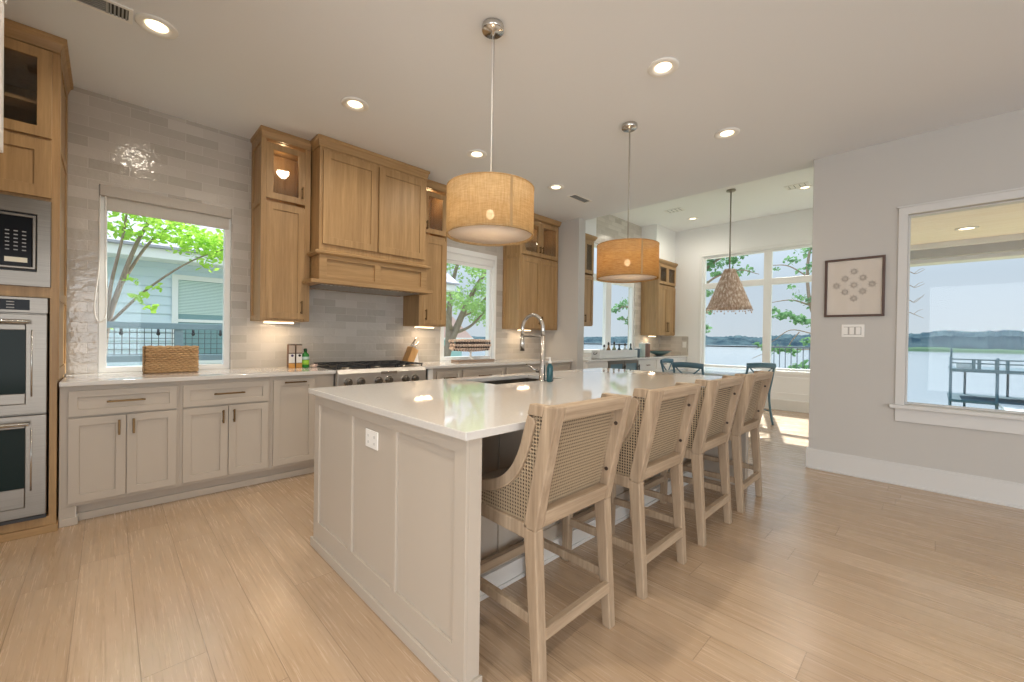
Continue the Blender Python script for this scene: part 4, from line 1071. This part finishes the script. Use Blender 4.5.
for i, (x, h, ci, kind) in enumerate(((5.80, .20, 2, 'pale glass bottle with dark stopper at the handle end of the trough'), (5.93, .24, 0, 'amber bottle with dark stopper, second from the trough\'s handle'), (6.10, .25, 1, 'olive bottle with dark stopper, third from the trough\'s handle'), (6.26, .215, 3, 'dark bottle in the middle of the white trough'), (6.45, .225, 2, 'pale bottle beside leafy sprigs in the white trough'), (6.64, .22, 3, 'dark bottle at the canister end of the white trough'))):
    t = thing('bottle', kind, 'bottle', (x, 3.78, CT + .014), 'bottles in the white trough')
    bm = B(); lathe(bm, [(.034, 0), (.036, .01), (.036, h * .5), (.028, h * .62), (.013, h * .72), (.013, h * .88)], (x, 3.78, CT + .015), 18); obj('body', bm, bcol[ci], t)
    bm = B(); lathe(bm, [(.015, h * .86), (.016, h), (.008, h + .015), (.001, h + .016)], (x, 3.78, CT + .015), 14); obj('stopper', bm, BLACKM, t)
for label, x, m, h, r in (('dark canister beside the trough of bottles', 7.0, mat('slate_canister', (.06, .10, .13), .3), .15, .05), ('mint glass canister right of the dark canister', 7.18, mat('mint_canister', (.42, .50, .46), .15), .24, .058), ('brown canister left of the teal bowl', 7.40, mat('brown_canister', (.22, .12, .09), .4), .24, .045)):
    t = thing('canister', label, 'canister', (x, 3.85, CT)); bm = B(); lathe(bm, [(r, 0), (r, h)], (x, 3.85, CT), 22); obj('body', bm, m, t, .003)
    bm = B(); lathe(bm, [(r + .002, h), (r + .002, h + .018), (.012, h + .02), (.012, h + .035), (.001, h + .036)], (x, 3.85, CT), 22); obj('lid', bm, CERAM, t)
t = thing('bowl', 'wide shallow teal bowl with rust rim on the nook worktop', 'bowl', (8.06, 3.93, CT))
bm = B(); prof = [(.09, 0), (.11, .006), (.25, .05), (.37, .105), (.362, .107), (.24, .058), (.10, .016), (.001, .013)]; lathe(bm, prof, (8.06, 3.93, CT), 40)
for v in bm.verts: v.co.y = 3.93 + (v.co.y - 3.93) * .56
obj('dish', bm, TEALB, t)
bm = B(); lathe(bm, [(.366, .103), (.376, .105), (.374, .111), (.362, .110)], (8.06, 3.93, CT), 40, True)
for v in bm.verts: v.co.y = 3.93 + (v.co.y - 3.93) * .56
obj('rim', bm, RUST, t)

# ------------------------------------------------------------------ dining table, chairs, cone pendant
t = thing('dining_table', 'pale blue-grey dining table under the woven cone pendant', 'table', (6.9, 2.42, 0))
obj('table_top', box(B(), 6.15, 7.65, 1.98, 2.92, .725, .765), TABLET, t, .006)
obj('apron', frame(B(), fr('z', .63, 1), 6.25, 7.55, 2.08, 2.82, .025, 0, .095), BLUEC, t, .002)
for x in (6.27, 7.53):
    for y in (2.10, 2.80):
        bm = B(); hexa(bm, [(x - .022, y - .022, 0), (x + .022, y - .022, 0), (x + .022, y + .022, 0), (x - .022, y + .022, 0), (x - .035, y - .035, .725), (x + .035, y - .035, .725), (x + .035, y + .035, .725), (x - .035, y + .035, .725)]); obj('leg', bm, BLUEC, t, .003)


def make_chair(label):      # local: seat towards +y, back at y=0
    t = thing('dining_chair', label, 'chair', (0, 0, 0), 'blue cross-back dining chairs')
    for s in (-1, 1):
        bm = B(); tube(bm, curve([(s * .20, -.06, 0), (s * .195, 0, .25), (s * .195, .02, .46), (s * .205, -.02, .68), (s * .20, -.07, .88)], 5), .016, 10); obj('leg', bm, BLUEC, t)
        bm = B(); tube(bm, [(s * .19, .40, 0), (s * .18, .37, .45)], [.014, .018], 10); obj('leg', bm, BLUEC, t)
        bm = B(); cyl(bm, (s * .19, .0, .2), (s * .183, .385, .2), .009, seg=8); obj('stretcher', bm, BLUEC, t)
    bm = B(); tube(bm, curve([(-.22, -.062, .872), (-.12, -.088, .876), (0, -.096, .878), (.12, -.088, .876), (.22, -.062, .872)], 6), .017, 10)
    for v in bm.verts: v.co.z = .872 + (v.co.z - .872) * 2.3
    obj('top_rail', bm, BLUEC, t)
    bm = B()
    for s in (-1, 1): tube(bm, curve([(s * .195, .015, .52), (s * .06, -.035, .66), (-s * .06, -.055, .74), (-s * .19, -.065, .86)], 5), .010, 8)
    obj('cross_back', bm, BLUEC, t)
    bm = B(); prism(bm, [(-.20, .0), (-.22, .2), (-.21, .40), (-.15, .43), (.15, .43), (.21, .40), (.22, .2), (.20, .0)], .445, .475, 'z'); obj('seat', bm, BLUEC, t, .008)
    bm = B(); cyl(bm, (-.185, .2, .2), (.185, .2, .2), .009, seg=8); obj('stretcher', bm, BLUEC, t)
    return t


ch = make_chair('blue cross-back dining chair at the near table end, back turned to the island')
ch.location = (5.95, 2.45, 0); ch.rotation_euler = (0, 0, -pi / 2)
c2 = dup(ch, (6.90, 1.83, 0), 'blue cross-back dining chair beside the sunlit floor patch'); c2.rotation_euler = (0, 0, -.7)
c3 = dup(ch, (6.72, 3.08, 0), 'blue cross-back dining chair on the table side facing the nook drawers'); c3.rotation_euler = (0, 0, pi)

nx, ny = 6.84, 2.23
t = thing('pendant_lamp', 'woven cone pendant on a long rod over the dining table', 'pendant lamp', (nx, ny, CN))
bm = B(); lathe(bm, [(.065, CN - .001), (.065, CN - .02), (.02, CN - .026), (.001, CN - .026)], (nx, ny, 0), 24); obj('canopy', bm, DARKNICKEL, t)
bm = B(); cyl(bm, (nx, ny, CN - .02), (nx, ny, 2.33), .010, seg=10); obj('rod', bm, DARKNICKEL, t)
WOV = mat('woven_abaca', (.50, .34, .24), .85); n_ = N(WOV); g_ = n_.noise(n_.coord('xyz', (40, 40, 9)), 1.0, 4, .7)
n_.l(n_.ramp(g_, [(.35, (.40, .28, .20)), (.52, (.62, .46, .36)), (.62, (.90, .84, .78))]), n_.b.inputs['Base Color']); n_.bump(g_, .6, .01)
bm = B(); prof = []
K = 22
for k in range(K + 1):
    f = k / K; prof.append((.075 + (.315 - .075) * f + (.004 if k % 2 else 0), 2.335 - .61 * f))
inn = [(r - .008, z) for r, z in prof[::-1]]
lathe(bm, prof + inn, (nx, ny, 0), 56, True); sh = obj('lamp_shade', bm, WOV, t)
bm = B()
for k in range(36):
    a = 2 * pi * k / 36; L = .02 if k % 3 else .055
    cyl(bm, (nx + .315 * cos(a), ny + .315 * sin(a), 1.73), (nx + .315 * cos(a), ny + .315 * sin(a), 1.73 - L), .002, seg=5); ball(bm, (nx + .315 * cos(a), ny + .315 * sin(a), 1.725 - L), .011, 8)
obj('bead_fringe', bm, BEADW, sh)
bm = B(); ball(bm, (nx, ny, 2.12), .035, 14, 1.2); cyl(bm, (nx, ny, 2.33), (nx, ny, 2.15), .02, seg=12); obj('bulb', bm, CERAM, t)

# ------------------------------------------------------------------ outside
def terrain(name, pts, m):      # ring strip swept by (x,z) profile along y
    bm = B(); prev = None
    for x, z in pts:
        cur = [bm.verts.new((x, y, z)) for y in (-80, -20, 0.66, 5, 30, 90)]
        if prev:
            for i in range(5): bm.faces.new([prev[i], prev[i + 1], cur[i + 1], cur[i]])
        prev = cur
    return struct(obj(name, bm, m))
terrain('ground', [(8.9, -1.0), (13, -1.25), (20, -3.2), (30, -4.7), (45, -5.2)], GROUND)
bm = B(); box(bm, -30, 8.9, 4.62, 90, -1.3, -1.0); struct(obj('ground', bm, GROUND))
bm = B(); box(bm, 30, 900, -900, 900, -6, -4.5); struct(obj('lake_water', bm, WATER))
# far shore
def shore(name, m, R, zlo, zhi, amp, depth, a0, a1, seed, step=.0035):
    rnd = random.Random(seed); bm = B(); rows = []
    a = a0
    ph = [rnd.uniform(0, 6) for _ in range(6)]
    while a < a1:
        zz = zhi * (1 if a < .09 else max(.22, 1 - (a - .09) * 1.35)); h = zz + min(amp, zz * .35) * (.5 * sin(a * 9 + ph[0]) + .35 * sin(a * 31 + ph[1]) + .3 * sin(a * 83 + ph[2]) + .25 * rnd.uniform(-1, 1))
        rows.append([bm.verts.new((r * cos(a), r * sin(a), z)) for r, z in ((R, zlo), (R + depth * .12, zlo + (h - zlo) * .7), (R + depth * .3, h), (R + depth, h + .5), (R + depth, zlo))]); a += step
    for A, Q in zip(rows, rows[1:]):
        for i in range(4): bm.faces.new([A[i], Q[i], Q[i + 1], A[i + 1]])
    return struct(obj(name, bm, m))
shore('far_hills', HILLT, 470, -3, 10.5, 3.0, 120, radians(-28), radians(62), 3)
shore('shore_meadow', FIELD, 440, -4.6, -2.4, .7, 30, radians(-28), radians(9), 5, .01)
shore('hills_beyond', HILLT, 800, -4, 15, 4, 150, radians(-28), radians(62), 9)


def leaves(bm, c, r, n, size, rnd, flat=.7):
    for _ in range(n):
        d = Vector((rnd.gauss(0, 1), rnd.gauss(0, 1), rnd.gauss(0, 1) * flat)); d = d.normalized() * r * rnd.random() ** .45; d.z *= flat
        p = Vector(c) + d; a = Vector((rnd.uniform(-1, 1), rnd.uniform(-1, 1), rnd.uniform(-.8, .5))).normalized(); b_ = a.orthogonal().normalized()
        b_ = (b_ * cos(rnd.uniform(0, 6)) + a.cross(b_) * sin(rnd.uniform(0, 6))); s = size * rnd.uniform(.6, 1.3)
        q = [p - a * s, p + b_ * s * .55 - a * s * .2, p + b_ * s * .35 + a * s * .5, p + a * s * 1.1, p - b_ * s * .35 + a * s * .5, p - b_ * s * .55 - a * s * .2]
        v = [bm.verts.new(x) for x in q]; bm.faces.new([v[0], v[1], v[2], v[3]]); bm.faces.new([v[0], v[3], v[4], v[5]])


def tree(label, cat, base, limbs, clumps, m, size, seed, name='tree'):
    t = thing(name, label, cat, base); rnd = random.Random(seed); bm = B()
    for pts, r0, r1 in limbs:
        P = curve(pts, 5); tube(bm, P, [r0 + (r1 - r0) * i / (len(P) - 1) for i in range(len(P))], 8)
    obj('trunk', bm, BARK, t)
    bm = B()
    for c, r, n_ in clumps: leaves(bm, c, r, n_, size, rnd)
    obj('foliage', bm, m, t, recalc=False)
    return t


rnd = random.Random(11)
lim = [([(-.12, 7, -1), (-.06, 7, .5), (-.02, 7, 1.25), (.10, 7.0, 1.80), (.24, 7.05, 2.32), (.40, 7.1, 2.75), (.6, 7.2, 3.3)], .042, .012),
       ([(-.02, 7, 1.28), (.02, 6.95, 1.8), (.12, 6.9, 2.4), (.18, 6.85, 2.95)], .024, .008), ([(-.02, 7, 1.3), (.35, 6.9, 1.78), (.78, 6.8, 2.18), (1.25, 6.8, 2.45)], .017, .006),
       ([(.08, 7, 1.75), (.35, 7.1, 2.35), (.62, 7.1, 2.66), (1.0, 7.1, 2.8)], .02, .007), ([(-.02, 7, 1.35), (-.03, 7.1, 2.0), (-.05, 7.1, 2.6), (.05, 7.1, 3.0)], .02, .007)]
cl = [((.05 + i * .14 + rnd.uniform(-.05, .05), 6.9 + rnd.uniform(-.3, .3), 2.62 + rnd.uniform(-.18, .3)), .26, 95) for i in range(9)] + [((.1 + i * .16, 6.9 + rnd.uniform(-.3, .3), 2.48 + rnd.uniform(-.1, .1)), .18, 45) for i in range(7)]
cl += [((.62, 6.8, 2.38), .22, 55), ((.85, 6.8, 2.30), .22, 60), ((1.05, 6.8, 2.30), .2, 55), ((.95, 6.8, 2.15), .15, 25), ((1.15, 6.8, 2.45), .2, 45), ((.28, 6.8, 1.68), .10, 18), ((.36, 6.8, 1.55), .09, 14), ((.2, 6.8, 1.88), .09, 12), ((.42, 6.8, 1.8), .08, 10), ((-.0, 7, 1.25), .05, 4), ((.05, 7, 2.5), .2, 40)]
tree('slender tree with bright spring leaves outside the first window', 'tree', (-.12, 7, -1), lim, cl, LEAF, .042, 21)

rnd = random.Random(5)
lim = [([(8.3, 12, -1), (8.5, 12, .6), (8.95, 12, 1.6), (9.6, 12, 2.8), (10.6, 12, 4.2)], .19, .06), ([(8.6, 12, .9), (8.75, 12.2, 2.2), (9.0, 12.3, 3.4), (9.3, 12, 4.8)], .13, .04),
       ([(9.2, 12, 2.0), (9.9, 12.2, 2.3), (10.8, 12.2, 3.0), (11.6, 12, 3.4)], .07, .02), ([(8.8, 12, 1.35), (9.5, 11.8, 1.7), (10.2, 11.7, 2.5), (10.6, 11.7, 3.4)], .06, .02), ([(8.7, 12, 1.5), (8.3, 12, 2.4), (8.1, 12, 3.4)], .09, .03)]
cl = [((rnd.uniform(7.8, 11.8), 12 + rnd.uniform(-1, 1), rnd.uniform(2.0, 5.0)), .55, 150) for _ in range(52)] + [((rnd.uniform(9.6, 11.6), 12 + rnd.uniform(-.6, .6), rnd.uniform(1.6, 2.2)), .35, 40) for _ in range(6)]
tree('large leafy tree with leaning trunk outside the second window', 'tree', (8.3, 12, -1), lim, cl, LEAF2, .06, 4)

lim = [([(13.3, .9, -1.4), (13.2, 1.3, .5), (13.1, 1.9, 1.4), (13, 2.25, 2.1), (13, 2.35, 3.2), (13, 2.2, 4.2)], .07, .025), ([(13, 2.2, 1.45), (13, 2.7, 1.55), (13, 3.1, 1.25), (13, 3.55, 1.0)], .015, .006),
       ([(13, 2.2, 1.05), (13, 2.7, 1.02), (13, 3.2, .95), (13, 3.6, .75)], .014, .006), ([(13, 2.3, 2.9), (13, 2.75, 3.25), (13, 3.1, 3.32), (13, 3.35, 3.3)], .02, .006), ([(13, 2.3, 2.2), (13, 2.7, 2.35), (13, 3.2, 2.3)], .025, .008), ([(13, 2.5, 1.5), (13, 2.7, 1.2), (13, 2.75, .95)], .015, .008)]
cl = [((13, 2.35, 3.15), .28, 40), ((13, 2.72, 3.4), .2, 28), ((13, 2.4, 3.6), .3, 40), ((13, 3.05, 3.2), .1, 8), ((13, 2.5, 2.4), .25, 40), ((13, 2.2, 2.3), .3, 50), ((13, 3.1, 2.1), .15, 25), ((13, 2.85, 1.95), .22, 60), ((13, 2.55, 1.85), .22, 60), ((13, 2.3, 1.75), .25, 60), ((13, 3.15, 1.95), .12, 20),
      ((13, 3.0, 1.02), .22, 70), ((13, 3.3, 1.1), .15, 35), ((13, 2.65, 1.0), .2, 55), ((13, 3.5, 1.15), .1, 12), ((13, 2.3, 1.25), .16, 30), ((13, 2.35, .62), .2, 50), ((13, 2.6, .58), .15, 30), ((13, 2.1, .65), .2, 40), ((13, 2.7, 2.7), .1, 10)]
tree('spreading tree with green leaf clumps beyond the right pane of the lake window', 'tree', (13.3, .9, -1.4), lim, cl, LEAF3, .062, 8)
rnd = random.Random(3)
lim = [([(15, 6.6, -1.8), (15, 6.4, 1), (15, 6.1, 2.8), (15, 5.6, 3.8), (15, 4.9, 4.2)], .14, .03), ([(15, 6.1, 2.8), (15, 5.4, 3.4), (15, 4.6, 3.6), (15, 4.0, 3.4)], .05, .008), ([(15, 6.3, 1.6), (15, 5.8, 2.1), (15, 5.6, 2.4)], .04, .01)]
cl = [((15 + rnd.uniform(-.3, .3), rnd.uniform(4.3, 5.9), rnd.uniform(3.5, 4.3)), .26, 34) for _ in range(22)] + [((15, rnd.uniform(5.5, 6.0), rnd.uniform(1.5, 3.3)), .22, 30) for _ in range(12)]
tree('dense shoreline tree beyond the left pane of the lake window', 'tree', (15, 6.6, -1.8), lim, cl, LEAF3, .07, 13)
lim = [([(17.5, 9.6, -2.2), (17, 9.3, .5), (16.4, 9, 2.2), (15.4, 9, 2.6), (14.6, 9, 2.4)], .12, .02), ([(16.4, 9, 2.2), (15.7, 9, 2.1), (15.0, 9, 2.05)], .04, .01)]
cl = [((14.6, 9, 2.4), .2, 40), ((14.95, 9, 2.6), .25, 45), ((15.4, 9, 2.8), .3, 45), ((15.3, 9, 2.1), .22, 35), ((15.6, 9, 1.95), .16, 22), ((15.9, 9, 2.6), .3, 50), ((14.95, 9, 2.1), .12, 14), ((16.2, 9, 2.2), .35, 60), ((16.4, 9, 3), .4, 60)]
tree('leafy branch tree beyond the dining nook side window', 'tree', (17.5, 9.6, -2.2), lim, cl, LEAF3, .07, 14)
lim = [([(14.2, 1.6, -1.45), (14.1, 1.0, 1), (14, .75, 2.4), (14, .6, 3.6)], .10, .03)]
for z, dz in ((2.99, .03), (2.66, .02), (2.3, .12), (2.0, -.15)): lim.append(([(14, .72, z - .05), (14, .48, z), (14, .36, z - .06), (14, .2, z + dz)], .012, .004)); lim.append(([(14, .38, z - .05), (14, .3, z + .03), (14, .22, z + .06)], .006, .003))
tree('bare twigged tree at the edge of the right wall window', 'tree', (14.2, 1.6, -1.45), lim, [((14, .7, 4.0), .3, 30)], LEAF3, .06, 15)

# neighbouring blue house
HY = 9.0
t = thing('neighbour_house', 'pale blue lap-sided house seen through the first window', 'house', (1, HY, -1))
bm = B(); box(bm, -3, 6, HY + .02, HY + 6, -1, 2.5); z = -1.0
while z < 2.42:
    prism(bm, [(HY + .02, z), (HY - .012, z), (HY + .012, z + .155), (HY + .02, z + .155)], -3, 6, 'x'); z += .15
obj('siding', bm, SIDING, t)
obj('eave', box(B(), -3.3, 6.3, HY - .45, HY + .02, 2.40, 2.56), TRIMW, t, .01)
bm = B(); prism(bm, [(HY - .5, 2.56), (HY - .5, 2.60), (HY + 3, 4.7), (HY + 6.5, 2.6), (HY + 6.5, 2.56)], -3.4, 6.4, 'x'); obj('roof', bm, ROOFG, t)
F = fr('y', HY - .012); wd = obj('window', frame(B(), F, .76, 1.86, .70, 2.22, .085, 0, .03), TRIMW, t, .003)
obj('sash', ubox(B(), F, .845, 1.775, 1.42, 1.47, 0, .02), TRIMW, wd)
obj('pane', ubox(B(), F, .845, 1.775, .785, 2.135, .0, .006), mat('neighbour_glass', (.20, .34, .36), .05), wd)
bm = B()
for k in range(22): ubox(bm, F, .85, 1.77, 1.56 + k * .026, 1.578 + k * .026, .006, .009)
obj('blind', bm, mat('blind_mint', (.62, .74, .70), .7), wd)

RY = 6.3
t = thing('deck_railing', 'grey deck railing with wire mesh outside the first window', 'railing', (.5, RY, -1))
obj('top_rail', box(B(), -2, 3, RY - .06, RY + .06, 1.275, 1.345), RAILG, t, .004)
obj('bottom_rail', box(B(), -2, 3, RY - .03, RY + .03, .90, .97), RAILG, t, .004)
obj('fascia', box(B(), -2, 3, RY - .05, RY + .05, .72, .84), RAILG, t, .004)
for x in (-1.2, .60, 2.4): obj('post', box(B(), x - .04, x + .04, RY - .04, RY + .04, -1, 1.275), RAILG, t, .004)
bm = B(); x = -2
while x < 3: box(bm, x - .0035, x + .0035, RY - .003, RY + .003, .97, 1.275); x += .062
z = .98
while z < 1.27: box(bm, -2, 3, RY - .003, RY + .003, z - .0035, z + .0035); z += .062
obj('wire_mesh', bm, WIRE, t)
for k, x in enumerate((.10, .41, .73, 1.0)):
    tt = thing('string_light', 'small dark bulb hanging from the wire mesh railing', 'string light', (x, RY - .07, 1.27), 'string lights on the railing')
    bm = B(); lathe(bm, [(.012, 0), (.012, -.03), (.018, -.045), (.016, -.065), (.001, -.075)], (x, RY - .07, 1.272), 10); obj('bulb', bm, BLACKM, tt)

t = thing('boathouse', 'small pink-roofed building seen low in the second window', 'house', (14, 20, -1))
obj('wall', box(B(), 12.5, 15.3, 20, 23, -1, 1.2), mat('teal_siding', (.35, .55, .58), .8), t)
bm = B(); prism(bm, [(12.1, 1.2), (15.9, 1.2), (14.0, 2.7)], 19.7, 23.3, 'y'); obj('roof', bm, PINKR, t)
obj('fascia', box(B(), 12.1, 15.9, 19.66, 19.7, 1.08, 1.2), TRIMW, t)
obj('window', box(B(), 13.1, 13.7, 19.96, 20.0, -.2, .7), TRIMW, t)

# deck railing outside the lake window
t = thing('balcony_railing', 'dark picket railing outside the lake window', 'railing', (11, 2, -1))
obj('top_rail', box(B(), 10.97, 11.03, 1.0, 2.72, 1.09, 1.13), WIRE, t, .003)
obj('bottom_rail', box(B(), 10.98, 11.02, 1.0, 2.72, .18, .21), WIRE, t, .003)
y = 1.03
while y < 2.70:
    obj('picket', cyl(B(), (11, y, .21), (11, y, 1.09), .009, seg=8), WIRE, t); y += .112
for y in (1.0, 2.72): obj('post', box(B(), 10.97, 11.03, y - .03, y + .03, -1.2, 1.15), WIRE, t, .003)

# covered patio beyond the right wall
struct(obj('patio_floor', box(B(), 5.11, 8.9, -7, .69, -.3, -.06), CONC))
bm = B(); y = -7.0
x = 5.11
while x < 8.5: box(bm, x, min(x + .13, 8.5), -7, .69, 2.67, 2.70); x += .134
struct(obj('patio_ceiling', bm, PINE, None, .004))
struct(obj('patio_roof', box(B(), 5.11, 9.2, -7, .69, 2.70, 2.95), BEAMP))
bm = B(); box(bm, 8.38, 8.5, -7, .69, 2.60, 2.67); struct(obj('patio_trim', bm, BEAMP, None, .004))
struct(obj('patio_beam', box(B(), 8.5, 8.62, -7, .69, 2.48, 2.70), BEAMD, None, .004))
struct(obj('patio_fascia', box(B(), 8.62, 8.9, -7, .69, 2.42, 2.70), BEAMP, None, .004))
struct(obj('patio_post', box(B(), 8.55, 8.8, -6.6, -6.35, -.06, 2.48), BEAMP, None, .004))
t = thing('recessed_light', 'recessed light in the wooden patio ceiling outside the right window', 'ceiling light', (7.58, -.25, 2.67))
bm = B(); lathe(bm, [(.10, 2.6695), (.10, 2.660), (.07, 2.658), (.07, 2.6695)], (7.58, -.25, 0), 28, True); obj('trim_ring', bm, PLASTICW, t)
bm = B(); lathe(bm, [(.07, 2.6665), (.001, 2.6660)], (7.58, -.25, 0), 28); obj('lens', bm, BULB, t)

# two-level dock on the lake
t = thing('dock', 'two-level timber boat dock standing in the lake outside the right window', 'dock', (30, -1.8, -4.5))
obj('upper_deck', box(B(), 29.6, 33.5, -9, -.52, -.10, .06), DOCKC, t, .01)
obj('lower_deck', box(B(), 29.6, 33.5, -9, -.50, -1.58, -1.45), DOCKC, t, .01)
obj('gangway', box(B(), 26, 29.6, -3.3, -2.1, -1.60, -1.48), DOCKT, t, .01)
for y in (-.55, -2.05, -3.1, -5, -8.8):
    obj('post', cyl(B(), (33.3, y - .6, -4.6), (33.3, y - .6, .06), .05, seg=10), DOCKC, t)
    obj('post', cyl(B(), (29.7, y, -4.6), (29.7, y, .62 if y > -3 else .5), .055, seg=10), DOCKC, t)
obj('mast', cyl(B(), (29.7, -.56, .5), (29.7, -.56, 1.05), .04, seg=8), DOCKC, t)
for z in (.48, .30):
    obj('guard_rail', box(B(), 29.66, 29.74, -9, -.52, z, z + .06), DOCKC, t)
for y in (-1.3, -1.48, -2.02, -2.35): obj('rail_post', box(B(), 29.64, 29.76, y - .06, y + .06, .0, .52), DOCKC, t)
obj('bench', box(B(), 30.2, 30.6, -1.35, -.75, .06, .34), DOCKT, t, .02)
bm = B()
for k in range(12): box(bm, 28.6 - k * .25, 29.0 - k * .25, -3.5, -2.9, -.14 - k * .11, -.08 - k * .11)
obj('stair', bm, DOCKC, t)
obj('brace', cyl(B(), (29.7, -.56, -1.6), (31.5, -.1, -4.5), .03, seg=8), DOCKC, t)
